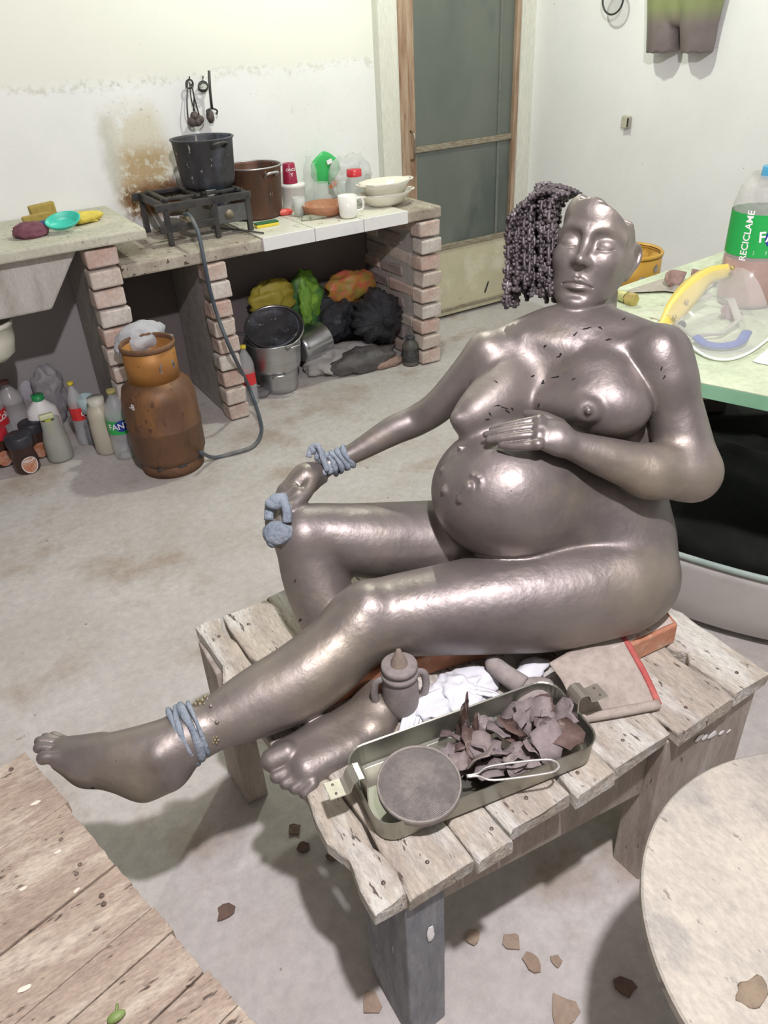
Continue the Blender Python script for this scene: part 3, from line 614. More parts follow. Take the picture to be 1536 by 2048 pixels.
def servebowl(label, c, r, h, tilt=0):
    t = T('serving_bowl', label, 'bowl', c, 'white scalloped serving bowls')
    sc = lambda a, z: 1+.035*abs(math.sin(a*5))*(z/h)
    MB().lathe(c, [(.001, .001), (r*.55, .001), (r*.72, h*.25), (r*.9, h*.7), (r*1.04, h), (r*1.0, h), (r*.86, h*.72), (r*.66, h*.3), (.001, h*.14)], n=60, sx=.68, sy=1, wob=sc).build('bowl_body', por, t, True)
    for s in (-1, 1): MB().tube([Vector(c)+Vector((0, 0, h*.9))+frame((0, 0, 1))[0]*0+Vector((s*r*.92*(1), .03, 0)), Vector(c)+Vector((s*(r+.02), .02, h*.95)), Vector(c)+Vector((s*(r+.02), -.02, h*.95)), Vector(c)+Vector((s*r*.92, -.03, h*.9))], .005, smooth=4).build('handle', por, t, True)
    return t
b = cp(780, 420)+Vector((0, .04, 0))
def rotbowl(t): t.rotation_euler = (0, 0, 0)
servebowl('lower of two stacked cream serving bowls at the right end of the counter', b, .135, .062)
servebowl('upper of two stacked cream serving bowls, nested and slightly tilted', b+Vector((0, 0, .036)), .130, .075)
# snack bag, clear bags
t = T('snack_bag', 'green snack bag with yellow-green edge, leaning on the wall', 'bag', cp(650, 400))
M = Matrix.Rotation(R_(-25), 3, 'Y')
c = Vector(aty(650, 338, 3.72)); MB().blob(c, (.085, .02, .075), 4, .12, 14, 3, M=M).build('foil', G('foil_green', (.04, .42, .10), (.06, .50, .14), 8, .3, c3=(.55, .70, .10), sc3=6, at3=.60), t, True)
MB().blob(c+Vector((.045, -.006, -.075)), (.035, .012, .014), 3, .1, 20, 2, M=M).build('foil_stripe', G('foil_red', (.75, .16, .04), (.8, .2, .05), 6, .3), t, True)
MB().box(c+Vector((.0, -.028, .025)), c+Vector((.03, -.024, .045)), rot=('Y', R_(-15))).build('logo', wht_ink, t)
bag('clear_bag', 'crumpled transparent bag standing behind the serving bowls', 'bag', aty(700, 352, 3.68), (.11, .05, .10), G('clear_film', (.80, .82, .82), (.72, .75, .75), 7, .15, alpha=.45, bump=.6, bdist=.02), .3, 9, 4)
bag('clear_bag', 'flat transparent bag with herbs lying before the terracotta bowl', 'bag', cp(640, 443)+Vector((0, 0, .008)), (.10, .035, .014), G('clear_film2', (.70, .72, .60), (.62, .66, .5), 9, .2, alpha=.5, bump=.6, bdist=.02), .3, 14, 8, zmin=CT+.001)
herb = MB()
for k in range(26):
    p = cp(rnd.uniform(598, 635), rnd.uniform(432, 446)); a = rnd.uniform(0, 6.28); d = Vector((math.cos(a), math.sin(a), .3))*.018
    herb.tube([p+Vector((0, 0, .002)), p+d*.6+Vector((0, 0, .008)), p+d], .0015, 5)
tag(herb.build('herb_sprigs', G('herb_green', (.14, .24, .08), (.2, .3, .12), 20, .7), None, True), 'green herb sprigs scattered on the counter', 'herbs', kind='stuff')
bag('red_packet', 'small red packet lying beside the frosted cup', 'packet', cp(572, 438)+Vector((0, 0, .014)), (.042, .02, .016), G('packet_red', (.70, .08, .07), (.78, .2, .16), 20, .3), .15, 20, 2, 3)
t = T('sponge', 'yellow and green sponge lying at the counter edge by the stove', 'sponge', cp(535, 462))
b = cp(535, 461); MB().box(b+Vector((-.055, -.012, 0)), b+Vector((.055, .03, .014)), jit=.001).build('foam', yel, t, bevel=.004)
MB().box(b+Vector((-.055, -.012, .0145)), b+Vector((.055, .03, .02))).build('scrub_pad', G('pad_green', (.04, .16, .06), (.06, .2, .08), 30, .9), t, bevel=.002)
# ------------------------------------------------------------------ things on the sink slab
SZ = .931
def sp(x, y): return Vector(atz(x, y, SZ))
foam = G('old_sponge', (.50, .38, .10), (.42, .32, .09), 22, .9, bump=.5)
b = sp(97, 447)+Vector((0, .06, 0)); tag(MB().box(b+Vector((-.05, 0, 0)), b+Vector((.055, .04, .065)), jit=.003, rot=('Y', R_(-4))).build('sponge', foam, None, bevel=.006), 'ochre sponge leaning on the wall, the further one', 'sponge')
b = sp(82, 452)+Vector((0, .03, 0)); tag(MB().box(b+Vector((-.06, -.03, 0)), b+Vector((.05, .005, .045)), jit=.003, rot=('Y', R_(-4))).build('sponge', foam, None, bevel=.006), 'ochre sponge standing behind the purple cloth, the nearer one', 'sponge')
bag('purple_cloth', 'crumpled purple mesh cloth hanging over the edge of the sink slab', 'cloth', sp(64, 472)+Vector((0, 0, .02)), (.065, .06, .032), G('purple_mesh', (.19, .07, .10), (.25, .10, .13), 60, .9, bump=.6), .2, 18, 5)
bag('yellow_cloth', 'folded bright yellow cleaning cloth by the teal soap dish', 'cloth', sp(170, 447)+Vector((0, .02, .02)), (.085, .055, .022), G('yellow_cloth', (.80, .66, .12), (.72, .58, .10), 14, .8, bump=.4), .22, 14, 6)
t = T('scrub_brush', 'dark blue scrubbing brush lying behind the soap dish', 'brush', sp(105, 455)); b = sp(106, 456)+Vector((0, .02, 0))
MB().box(b+Vector((-.06, -.02, .012)), b+Vector((.05, .02, .03)), rot=('Z', R_(10))).build('brush_back', G('navy_plastic', (.02, .04, .16), (.03, .06, .2), 8, .4), t, bevel=.008)
bs = MB()
for k in range(60): p = b+Vector((rnd.uniform(-.055, .045), rnd.uniform(-.018, .018), 0)); bs.tube([p+Vector((0, 0, .001)), p+Vector((0, 0, .013))], .0012, 4)
tag(bs.build('bristles', white, t), kind='stuff')
b = sp(132, 463)+Vector((0, 0, .012)); t = T('soap_dish', 'teal oval soap dish propped on its side', 'dish', b)
M = Matrix.Rotation(R_(38), 3, 'X')@Matrix.Rotation(R_(-8), 3, 'Y'); dsh = MB().lathe((0, 0, 0), [(.001, 0), (.045, .0), (.058, .02), (.060, .028), (.055, .028), (.045, .008), (.001, .006)], n=36, sx=.62, sy=1.15)
dsh.v = [tuple(b+Vector((0, 0, .016))+M@Vector(v)) for v in dsh.v]; dsh.build('dish_body', G('teal_plastic', (.05, .55, .42), (.07, .62, .48), 8, .35, bump=.05), t, True)

# ------------------------------------------------------------------ hanging tools
def wp(x, y, off=.02): return Vector(aty(x, y, WB-off))
t = T('skimmer', 'bundle of wire ladles and spoons hanging from the left nail', 'ladle', wp(380, 160))
for k, (a, b2, e) in enumerate([((379, 165), (383, 200), (392, 228)), ((375, 168), (374, 210), (377, 244)), ((383, 168), (390, 200), (400, 236)), ((381, 168), (388, 190), (387, 222))]): MB().tube([wp(*a, .03), wp(*b2, .045), wp(*e, .035)], .0028, 6, smooth=4).build('wire_handle', iron, t, True)
for (x, y, r) in ((389, 232, .020), (395, 242, .024), (384, 244, .020), (400, 239, .018)): MB().blob(wp(x, y, .05), (r, .022, r), 2, .15, 30, x).build('ladle_bowl', G('scorched_ladle', (.10, .08, .075), (.16, .13, .12), 30, .7, .3), t, True)
MB().tube([wp(379+7*math.cos(a), 168+9*math.sin(a), .03) for a in np.linspace(0, 6.28, 14)[:-1]], .004, 6, True).build('wire_ring', iron, t, True)
t = T('ring_frame', 'round wire ring hanging from the right nail', 'ring', wp(407, 172))
for k in range(3): MB().tube([wp(406+9.5*math.cos(a), 173+(11-k*2)*math.sin(a), .02+.012*k) for a in np.linspace(0, 6.28, 18)[:-1]], .003, 6, True).build('wire_ring', iron, t, True)
t = T('hook_tool', 'long iron rod with a T-shaped hook end hanging on the wall', 'tool', wp(422, 180))
MB().tube([wp(418, 141, .05), wp(420, 180, .05), wp(424, 218, .05)], .006, 6).build('rod', iron, t, True)
MB().tube([wp(415, 228, .05), wp(414, 221, .05), wp(424, 217, .05), wp(434, 221, .05), wp(433, 229, .05)], .0042, 6, smooth=5).build('hook', iron, t, True)
MB().blob(wp(421, 234, .04), (.02, .018, .028), 2, .3, 30, 3).build('wax_lump', G('scorched_ladle'), t, True)
for (x, y) in ((379, 158), (406, 157)): tag(MB().tube([wp(x, y, -.01), wp(x, y-2, .035), wp(x, y-5, .038)], .0028, 6).build('nail', iron, None), 'nail in the wall holding the %s' % ('ladles' if x < 390 else 'wire ring'), 'nail')

# ------------------------------------------------------------------ under the counter, right bay
fz = lambda x, y: Vector(atz(x, y, 0))
b = fz(577, 788)+Vector((0, .09, 0.001)); a1 = pot('saucepan', 'small aluminium pot on the floor, bottom of the pan stack', b, .098, .115, alu, 1.02, handles=(2.8, 5.9), cat='pot', bot=.97)
a2 = pot('stock_pot', 'large aluminium pot in the middle of the pan stack', b+Vector((-.01, 0, .116)), .137, .155, alu, 1.03, handles=(.3, 3.2), bot=.93)
tl = (-.20, -.42, .88); a3 = pot('basin_pan', 'shallow aluminium basin tilted on top of the pan stack', b+Vector((.02, .03, .262)), .145, .07, alu, 1.03, ax=tl, bot=.85, cat='pan')
a4 = pot('frying_pan', 'black frying pan tilted in the aluminium basin', b+Vector((-.005, -.005, .30)), .128, .04, black, 1.03, ax=tl, bot=.88, cat='pan')
c = b+Vector((-.02, -.02, .33)); MB().bar(c+Vector((-.13, .0, .0)), c+Vector((-.21, .05, .01)), .02, .012).build('pan_handle', black, a4, bevel=.003)
a5 = pot('cooking_pot', 'aluminium pot lying on its side right of the pan stack', b+Vector((.17, .10, .135)), .085, .17, alu, 1.04, ax=(.93, .20, .12), handles=(4.2,), hm=alu)
cl = G('grey_cloth', (.55, .54, .51), (.48, .47, .44), 5, .9, bump=.3)
bag('dust_sheet', 'dirty off-white plastic sheet crumpled under the lying pot', 'sheet', Vector((1.83, 3.50, .03)), (.22, .15, .075), cl, .3, 6, 11, zmin=.002)
bb = G('bin_bag', (.03, .032, .038), (.06, .062, .07), 9, .2, bump=1, bdist=.02, c3=(.10, .10, .11), sc3=6)
kb = MB().lathe((2.03, 3.36, .235), [(.001, .03), (.03, .012), (.012, -.012), (.022, -.03), (.07, -.045), (.115, -.075), (.14, -.12), (.14, -.17), (.11, -.22), (.05, -.25), (.001, -.255)], (-.15, -1, .12), 96, wob=lambda a, z: 1+.09*math.sin(11*a+3*math.sin(2*a)+z*20)+.05*math.sin(23*a+1-z*35)+.05*math.sin(3*a+z*14))
kb.v = [tuple(Vector(v)+Vector((mnoise.noise(Vector(v)*22), mnoise.noise(Vector(v)*22+Vector((9, 0, 0))), mnoise.noise(Vector(v)*22+Vector((0, 9, 0)))))*.018) for v in kb.v]
tag(kb.build('bin_bag', bb, None, True), 'black bin bag, the big knotted one nearest the right pillar', 'bag')
bag('bin_bag', 'black bin bag behind, partly under the woven shopping bag', 'bag', (1.85, 3.66, .22), (.15, .10, .13), bb, .3, 7, 25, 4)
bag('bin_bag', 'dusty dark bin bag lying flat on the floor in front of the heap', 'bag', (1.90, 3.40, .05), (.20, .075, .07), G('bin_bag_dusty', (.13, .125, .12), (.07, .07, .07), 6, .45, bump=.6, bdist=.02), .3, 7, 28, 4, zmin=.002)
bag('green_bag', 'dark green shopping bag standing behind the pans', 'bag', (1.72, 3.68, .30), (.11, .07, .19), G('green_film', (.05, .17, .04), (.03, .10, .03), 4, .4, c3=(.22, .42, .04), sc3=5, at3=.5, bump=.5, bdist=.02), .28, 7, 31, 4)
bag('yellow_bag', 'yellow plastic bag hanging over behind the frying pan', 'bag', (1.53, 3.66, .39), (.13, .05, .09), G('yellow_film', (.46, .38, .07), (.36, .30, .04), 6, .4, bump=.5, bdist=.02), .35, 9, 35, 4)
bag('green_bag', 'light green plastic strip of bag between the yellow and dark green bags', 'bag', (1.66, 3.56, .36), (.035, .02, .12), G('lime_film', (.18, .36, .05), (.14, .30, .04), 8, .4, bump=.4), .35, 14, 39, 4)
wv = G('woven_print', (.52, .19, .04), (.30, .27, .06), 26, .5, c3=(.60, .12, .10), sc3=30, at3=.5, bump=.3)
bag('woven_bag', 'orange and red patterned woven shopping bag on top of the bin bags', 'bag', (1.98, 3.66, .36), (.15, .07, .09), wv, .25, 8, 41, 4)
t = pet('oil_bottle', 'dark dusty oil bottle with a black cap by the right pillar', 'bottle', fz(822, 728), .155, .045, G('dark_bottle', (.07, .07, .06), (.14, .13, .11), 9, .5), black, G('dark_label', (.03, .03, .03), (.1, .1, .1), 30), (.15, .6), neck=.45)
t = pet('cola_bottle', 'clear bottle with a red label and yellow cap beside the middle pillar', 'bottle', fz(503, 806), .30, .040, clear, yel, G('label_red', (.68, .03, .04), (.72, .05, .05), 6, .35), (.36, .56))
bag('grey_rag', 'grey rag lying on the floor left of the small pot', 'rag', fz(528, 795)+Vector((0, .05, .012)), (.05, .06, .018), G('rag_grey', (.2, .2, .2), (.28, .27, .26), 20, .9, bump=.5), .3, 20, 43, 3, zmin=.001)
bag('tan_rag', 'tan rag on the floor by the dark oil bottle', 'rag', fz(790, 740)+Vector((0, .08, .02)), (.09, .05, .03), G('tan_cloth', (.36, .24, .19), (.42, .30, .25), 12, .9, bump=.5), .3, 14, 44, 3, zmin=.001)

# ------------------------------------------------------------------ gas cylinder
b = fz(368, 952)+Vector((.0, .13, 0)); gc = T('gas_cylinder', 'rusty orange gas cylinder standing on the floor before the pillar', 'gas cylinder', b)
rust = G('rusty_orange', (.20, .105, .055), (.14, .078, .048), 5, .5, .25, bump=.25, stretch=(2, 2, .8), pits=(.12, .06, .035), pit_sc=14, pit_at=.40, c3=(.27, .13, .05), sc3=3.4, at3=.54)
MB().lathe(b, [(.001, .03), (.10, .032), (.135, .05), (.150, .085), (.1505, .20), (.154, .205), (.154, .212), (.1505, .217), (.150, .33), (.138, .375), (.105, .405), (.06, .418), (.001, .42)], n=56).build('tank', rust, gc, True)
fr = G('foot_rust', (.16, .085, .05), (.24, .13, .07), 9, .7, .2, bump=.3)
MB().lathe(b, [(.128, .0), (.131, .0), (.134, .055), (.130, .055), (.127, .0)], n=56).build('foot_ring', fr, gc, True)
for a in (-2.2, -1.55, -.9): MB().box((-.018, -.004, -.006), (.018, .004, .006), rot=('Z', 0)).build('vent_slot', black, gc).location = Vector((math.cos(a)*.133, math.sin(a)*.133, .052))+b
for o in [o for o in gc.children if o.name.startswith('vent_slot')]: pass
col = G('collar_orange', (.44, .21, .05), (.34, .15, .05), 6, .5, .2, bump=.15, pits=(.15, .08, .04), pit_sc=20, pit_at=.34)
MB().lathe(b, [(.100, .40), (.104, .40), (.104, .545), (.100, .545), (.100, .40)], n=60).build('collar', col, gc, True)
MB().lathe(b, [(.100, .535), (.108, .535), (.110, .548), (.104, .556), (.098, .55), (.100, .535)], n=60).build('collar_rim', fr, gc, True)
MB().lathe(b, [(.001, .41), (.022, .41), (.022, .46), (.014, .465), (.014, .50), (.001, .50)], n=18).build('valve', G('brass_dirty'), gc, True)
ca = R_(-68); MB().prism([on_cyl(b, .1046, ca, .47)(x, y) for x, y in ((-.035, -.018), (.035, -.018), (.04, .0), (.03, .02), (-.03, .02), (-.04, 0))], .0012, (math.cos(ca), math.sin(ca), 0)).build('collar_opening', G('opening_shade', (.42, .44, .46), (.03, .03, .03), 30, .6), gc)
text_on(gc, '-8', .035, wht_ink, on_cyl(b, .1515, R_(-150), .335), bold=True)
bag('white_bag', 'white plastic bag hooked behind the cylinder collar', 'bag', b+Vector((.02, .13, .50)), (.11, .05, .09), G('white_film', (.62, .64, .68), (.55, .57, .6), 6, .3, alpha=.8, bump=.5, bdist=.02), .3, 10, 50, 4)

# ------------------------------------------------------------------ bottles and jars under the sink
lab_red = G('label_red')
b = fz(20, 925)+Vector((0, .14, 0)); t = pet('cola_bottle', 'big clear cola bottle with a red label at the left edge', 'bottle', b, .34, .062, clear, None, lab_red, (.40, .62))
text_on(t, 'Coca Cola', .045, wht_ink, on_cyl(b, .0632, R_(-92), .175, .12), spacing=.85)
b = fz(58, 900)+Vector((0, .12, 0)); pet('plastic_bottle', 'clear bottle with a reddish cap behind the big cola bottle', 'bottle', b, .30, .055, G('milky_plastic', (.62, .60, .60), (.55, .54, .55), 8, .25, alpha=.6), G('dull_red', (.34, .16, .16), (.3, .14, .14), 8, .6))
b = fz(113, 905)+Vector((0, .06, 0)); t = T('milk_jug', 'white plastic jug with a green cap', 'jug', b)
MB().lathe(b, [(.001, .001), (.055, .001), (.066, .01), (.068, .15), (.060, .20), (.026, .235), (.022, .25)], n=32, sx=.8, sy=1.0, wob=lambda a, z: 1+.08*abs(math.sin(2*a))).build('jug_body', white, t, True)
MB().lathe(b, [(.026, .24), (.026, .262), (.001, .264)], n=20).build('cap', G('cap_green', (.02, .28, .08), (.03, .32, .1), 6, .4), t, True)
b = fz(130, 928)+Vector((0, .06, 0)); t = T('water_jar', 'short cloudy bottle half full of grey water, in front of the white jug', 'jar', b)
MB().lathe(b, [(.001, .001), (.05, .001), (.056, .012), (.054, .10), (.042, .155), (.040, .20)], n=28, sx=.85).build('jar_body', G('cloudy', (.50, .52, .47), (.44, .46, .41), 7, .25, alpha=.72), t, True)
b2 = b+Vector((-.01, 0, .13)); t = T('spray_head', 'yellow-green spray nozzle standing in the cloudy bottle', 'nozzle', b2)
MB().box(b2+Vector((-.03, -.015, .07)), b2+Vector((.03, .012, .095))).build('nozzle_top', G('pale_yellow', (.72, .76, .5), (.66, .7, .4), 6, .4), t, bevel=.006)
MB().box(b2+Vector((-.012, -.012, .0)), b2+Vector((.016, .012, .07))).build('nozzle_stem', G('lime_plastic', (.55, .62, .05), (.5, .55, .05), 6, .4), t, bevel=.004)
b = fz(180, 893)+Vector((0, .05, 0)); t = pet('cola_bottle', 'slim clear bottle with a red label and yellow cap leaning by the plastered pillar side', 'bottle', b, .30, .036, clear, yel, lab_red, (.42, .62))
text_on(t, 'C', .03, wht_ink, on_cyl(b, .0368, R_(-70), .155))
b = fz(205, 900)+Vector((0, .10, 0)); tumbler('pale blue plastic cup on a dark bottle behind the beige bottle', b+Vector((0, 0, .15)), .036, .08, G('pale_blue', (.42, .58, .58), (.48, .62, .62), 6, .5), 'cup', 'blue_cup'); pet('dark_bottle', 'dark translucent bottle under the pale blue cup', 'bottle', b, .15, .042, G('smoky', (.24, .25, .27), (.3, .3, .32), 7, .3, alpha=.75), None, None, neck=.75)
b = fz(226, 912)+Vector((0, .06, 0)); t = T('beige_bottle', 'ribbed translucent bottle filled with beige powder', 'bottle', b)
MB().lathe(b, [(.001, .001), (.046, .001), (.054, .012), (.053, .13), (.050, .17), (.052, .185), (.046, .21), (.034, .228), (.032, .235)], n=28).build('bottle_body', G('beige_fill', (.58, .54, .42), (.52, .50, .40), 5, .3), t, True)
MB().lathe(b, [(.034, .232), (.036, .262), (.001, .264)], n=24).build('cap', G('ivory', (.68, .68, .58), (.64, .64, .54), 6, .4), t, True)
b = fz(268, 928)+Vector((0, .10, 0)); t = pet('soda_bottle', 'clear bottle with a green label half hidden by the gas cylinder', 'bottle', b, .315, .052, clear, G('ochre_cap', (.45, .40, .15), (.4, .36, .14), 6, .5), grn, (.40, .60))
text_on(t, 'FANTA', .038, wht_ink, on_cyl(b, .0535, R_(-92), .165, .08))
disc_on(t, on_cyl(b, .0531, R_(-92), .165), .03, .026, navy)
bag('plastic_jug', 'crumpled white milk bottle at the back of the bottle group', 'bottle', fz(95, 880)+Vector((0, .25, .16)), (.055, .045, .11), G('dull_white', (.50, .50, .55), (.44, .44, .48), 6, .4), .12, 9, 60, 4)
bag('grey_bag', 'grey plastic bag propped at the back of the bottle group', 'bag', fz(140, 880)+Vector((0, .22, .15)), (.075, .05, .14), G('grey_film', (.34, .33, .34), (.28, .28, .3), 6, .4, bump=.5, bdist=.02), .3, 9, 62, 4)
def coffee(label, p, lid, h=.165, r=.052, txt=False):
    t = T('coffee_jar', label, 'jar', p)
    MB().lathe(p, [(.001, .001), (r*.88, .001), (r*.95, .01), (r*.95, h*.35), (r*.82, h*.55), (r*.95, h*.72), (r*.95, h*.76)], n=30).build('jar_body', G('coffee_glass', (.045, .025, .02), (.07, .035, .025), 6, .12, bump=.02), t, True)
    MB().lathe(p, [(r*.98, h*.74), (r, h*.78), (r, h*.97), (r*.9, h), (.001, h)], n=30).build('lid', lid, t, True)
    a = R_(-80)
    disc_on(t, on_cyl(p, r*.975, a, h*.26), .034, .036, G('coffee_label', (.50, .17, .08), (.62, .45, .36), 30, .4), 'paper_label')
    if txt:
        text_on(t, 'NESCAFE', .0125, wht_ink, on_cyl(p, r*1.02, a, h*.38))
        MB().tube([on_cyl(p, r*1.01, a, h*.26)(.035*math.cos(q), .037*math.sin(q)) for q in np.linspace(0, 6.28, 26)[:-1]], .0015, 5, True).build('label_ring', wht_ink, t)
    return t
lidb = G('black_lid', (.03, .03, .04), (.045, .045, .055), 8, .4, bump=.03)
coffee('black-lidded coffee jar with an oval label, frontmost of the jars', fz(62, 948)+Vector((0, .05, 0)), lidb, .17, .056, True)
coffee('black-lidded coffee jar standing behind the frontmost one', fz(88, 925)+Vector((.0, .09, 0)), lidb, .165, .052)
coffee('coffee jar with a red lid at the left edge of the picture', fz(12, 935)+Vector((0, .05, 0)), redp, .17, .056)
c = Vector(aty(-4, 722, 3.36)); t = T('white_bucket', 'white bucket hanging under the sink at the left edge', 'bucket', c)
MB().lathe(c, [(.001, .0), (.04, .003), (.075, .03), (.09, .09), (.092, .14), (.098, .142), (.098, .16), (.088, .16), (.085, .10), (.001, .02)], n=32).build('bucket_body', G('ivory'), t, True)
MB().tube([c+Vector((-.093, 0, .15)), c+Vector((-.06, 0, .22)), c+Vector((0, 0, .27)), c+Vector((.06, 0, .22)), c+Vector((.093, 0, .15))], .003, smooth=4).build('bail', iron, t, True)
MB().tube([c+Vector((0, 0, .265)), (c.x, c.y, .68)], .003).build('hook', iron, t)
# ------------------------------------------------------------------ low bench carrying the figure
BZ = .482
pw = G('plank_whitened', (.68, .61, .50), (.52, .46, .39), 9, .85, bump=1, stretch=(3.2, .8, 2), pits=(.16, .13, .11), pit_sc=22, pit_at=.375, c3=(.80, .78, .71), sc3=4, at3=.46, bdist=.01, grain=.3)
pg = G('plank_grey', (.40, .34, .29), (.52, .46, .40), 9, .85, bump=.5, stretch=(3, 3, .7), pits=(.14, .11, .09), pit_sc=26, pit_at=.33, c3=(.60, .56, .52), sc3=5, at3=.56)
pgb = G('post_grey', (.24, .25, .27), (.36, .37, .38), 12, .8, bump=.4, stretch=(3, 3, .7), pits=(.7, .7, .7), pit_sc=24, pit_at=.30)
bench = T('work_bench', 'low rough wooden bench of whitened planks under the bronze figure', 'bench', (.7, .95, 0))
pl = [(.278, .333, .572, 1.345), (.338, .449, .560, 1.34), (.452, .523, .553, 1.35), (.526, .660, .566, 1.335), (.663, .756, .555, 1.34), (.760, .905, .562, 1.33), (.910, 1.062, .552, 1.30), (1.070, 1.172, .556, .90)]
for i, (a, b, c, d) in enumerate(pl):
    bm = bmesh.new(); n = 16; vs = []
    rr = random.Random(i+3)
    def edge(k): return rr.uniform(-.006, .006)*(2.0 if i == 0 else 1)*(3 if rr.random() < .12 else .6)
    L0 = [edge(k) for k in range(n+1)]; R0 = [edge(k)*.6 for k in range(n+1)]; zo = rr.uniform(-.004, .003)
    for k in range(n+1):
        y = c+(d-c)*k/n
        for (x, z) in ((a+L0[k], BZ+zo-.004), (a+.006+L0[k], BZ+zo), ((a+b)/2, BZ+zo+rr.uniform(-.0012, .0012)), (b-.006+R0[k], BZ+zo), (b+R0[k], BZ+zo-.004), (b+R0[k], BZ-.036), (a+L0[k], BZ-.036)): vs.append((x, y+(rr.uniform(-.004, .004) if k in (0, n) else 0), z))
    fs = [(k*7+j, k*7+(j+1) % 7, (k+1)*7+(j+1) % 7, (k+1)*7+j) for k in range(n) for j in range(7)]+[tuple(range(7))[::-1], tuple(range(n*7, n*7+7))]
    q = MB().add(vs, [f[::-1] for f in fs]); q.build('plank', pw, bench, bevel=.002)
    for yy in (c+.035, d-.06): MB().lathe(((a+b)/2+rr.uniform(-.02, .02), yy, BZ+zo), [(.001, .0012), (.0035, .001), (.0042, -.002)], n=10).build('nail_head', G('rust_nail', (.25, .2, .17), (.15, .1, .08), 30, .6, .5), bench, True)
def post(lo, hi, m, nm='leg'): return MB().box(lo, hi, jit=.003).build(nm, m, bench, bevel=.004)
post((.326, .572, 0), (.405, .72, .446), pgb); post((.272, 1.218, 0), (.328, 1.342, .446), pg); post((.905, .566, 0), (1.165, .64, .446), pg); post((1.08, 1.20, 0), (1.16, 1.30, .446), pg)
MB().add([(.406, .60, .446), (.905, .60, .446), (.905, .60, .26), (.406, .60, .345), (.406, .63, .446), (.905, .63, .446), (.905, .63, .26), (.406, .63, .345)], [(0, 3, 2, 1), (4, 5, 6, 7), (0, 1, 5, 4), (3, 7, 6, 2), (0, 4, 7, 3), (1, 2, 6, 5)]).build('apron', pg, bench, bevel=.003)
MB().box((.33, 1.24, .36), (1.09, 1.27, .446)).build('apron', pg, bench, bevel=.003)
for pts in ([(.98, .565), (1.01, .565), (1.02, .565)],):
    [MB().blob((x_, .5655, z_), (a_, .0012, b_), 2, .5, 90, x_*9).build('paint_splash', wht_ink, bench) for x_, z_, a_, b_ in ((1.0, .395, .012, .006), (1.02, .385, .009, .008), (1.045, .375, .014, .009), (1.075, .362, .007, .005), (1.10, .35, .006, .004))]; MB().blob((.372, .5705, .33), (.008, .002, .02), 2, .4, 60, 2).build('paint_splash', wht_ink, bench)
# the red painted slab under her
t = T('painted_slab', 'red-brown painted slab under the figure with a worn white top', 'slab', (.72, .83, BZ))
rb = G('brick_red', (.50, .20, .11), (.58, .29, .18), 9, .7, bump=.2, c3=(.66, .46, .34), sc3=6); rw = G('worn_white', (.72, .66, .60), (.60, .50, .44), 16, .7, bump=.3, pits=(.5, .22, .14), pit_sc=20, pit_at=.42)
def quad(a, b, c, d, z0, z1): return [(*p, z) for z in (z0, z1) for p in (a, b, c, d)]
QF = [(0, 3, 2, 1), (4, 5, 6, 7), (0, 1, 5, 4), (1, 2, 6, 5), (2, 3, 7, 6), (3, 0, 4, 7)]
sp_ = [(.33, .965), (.47, .962), (.88, .87), (.915, .728), (1.085, .716), (1.115, .80), (.98, 1.08), (.33, 1.07)]
MB().prism([(x, y, BZ+.001) for x, y in sp_], .051).build('slab_body', rb, t, bevel=.004)
MB().prism([(x, y, BZ+.053) for x, y in [(.88, .88), (.925, .738), (1.078, .723), (1.106, .80), (.975, 1.07), (.60, 1.06)]], .003).build('white_top', rw, t, bevel=.001)

# ------------------------------------------------------------------ baking tray with its contents
tc = Vector((.553, .700, BZ+.001)); ta = R_(-9.5); tu = Vector((math.cos(ta), math.sin(ta), 0)); tv = Vector((-math.sin(ta), math.cos(ta), 0))
tinm = G('dull_tin', (.40, .40, .34), (.30, .30, .26), 7, .38, .85, bump=.06, c3=(.50, .48, .40), sc3=5)
tray = T('baking_tray', 'long shallow tin tray with two clip handles lying on the bench', 'tray', tc)
def rrect(hx, hy, r, z, n=7):
    out = []
    for (sx, sy, a0) in ((1, 1, 0), (-1, 1, 90), (-1, -1, 180), (1, -1, 270)):
        for k in range(n):
            a = R_(a0+90*k/(n-1)); out.append(tc+tu*(sx*(hx-r)+r*math.cos(a))+tv*(sy*(hy-r)+r*math.sin(a))+Vector((0, 0, z)))
    return out
rings = [rrect(.198, .074, .03, 0), rrect(.204, .080, .034, .006), rrect(.207, .083, .036, .054), rrect(.209, .085, .037, .055), rrect(.2055, .0815, .035, .053), rrect(.2025, .0785, .033, .008), rrect(.197, .073, .03, .003)]
n = len(rings[0]); vs = [p for r in rings for p in r]; fs = [(j*n+i, j*n+(i+1) % n, (j+1)*n+(i+1) % n, (j+1)*n+i) for j in range(len(rings)-1) for i in range(n)]+[tuple(range(n))[::-1], tuple(range((len(rings)-1)*n, len(rings)*n))]
MB().add(vs, fs).build('tray_body', tinm, tray, bevel=.001)
def strap(s, wid=.034):
    h = MB(); prof = [(.200, .004), (.200, .056), (.199, .090), (.203, .097), (.212, .0985), (.222, .094), (.226, .084), (.228, .077), (.236, .075), (.262, .076)]
    for i in range(len(prof)-1):
        (x0, z0), (x1, z1) = prof[i], prof[i+1]; d = Vector((x1-x0, 0, z1-z0)).normalized(); nn = Vector((-d.z, 0, d.x))*.0012
        P = []
        for (x, z) in ((x0, z0), (x1, z1)):
            for w in (-wid/2, wid/2):
                for q in (-1, 1): P.append(tc+tu*s*(x+q*nn.x)+tv*w+Vector((0, 0, z+q*nn.z)))
        h.add(P, [(0, 2, 3, 1), (4, 5, 7, 6), (0, 1, 5, 4), (2, 6, 7, 3), (0, 4, 6, 2), (1, 3, 7, 5)])
    return h
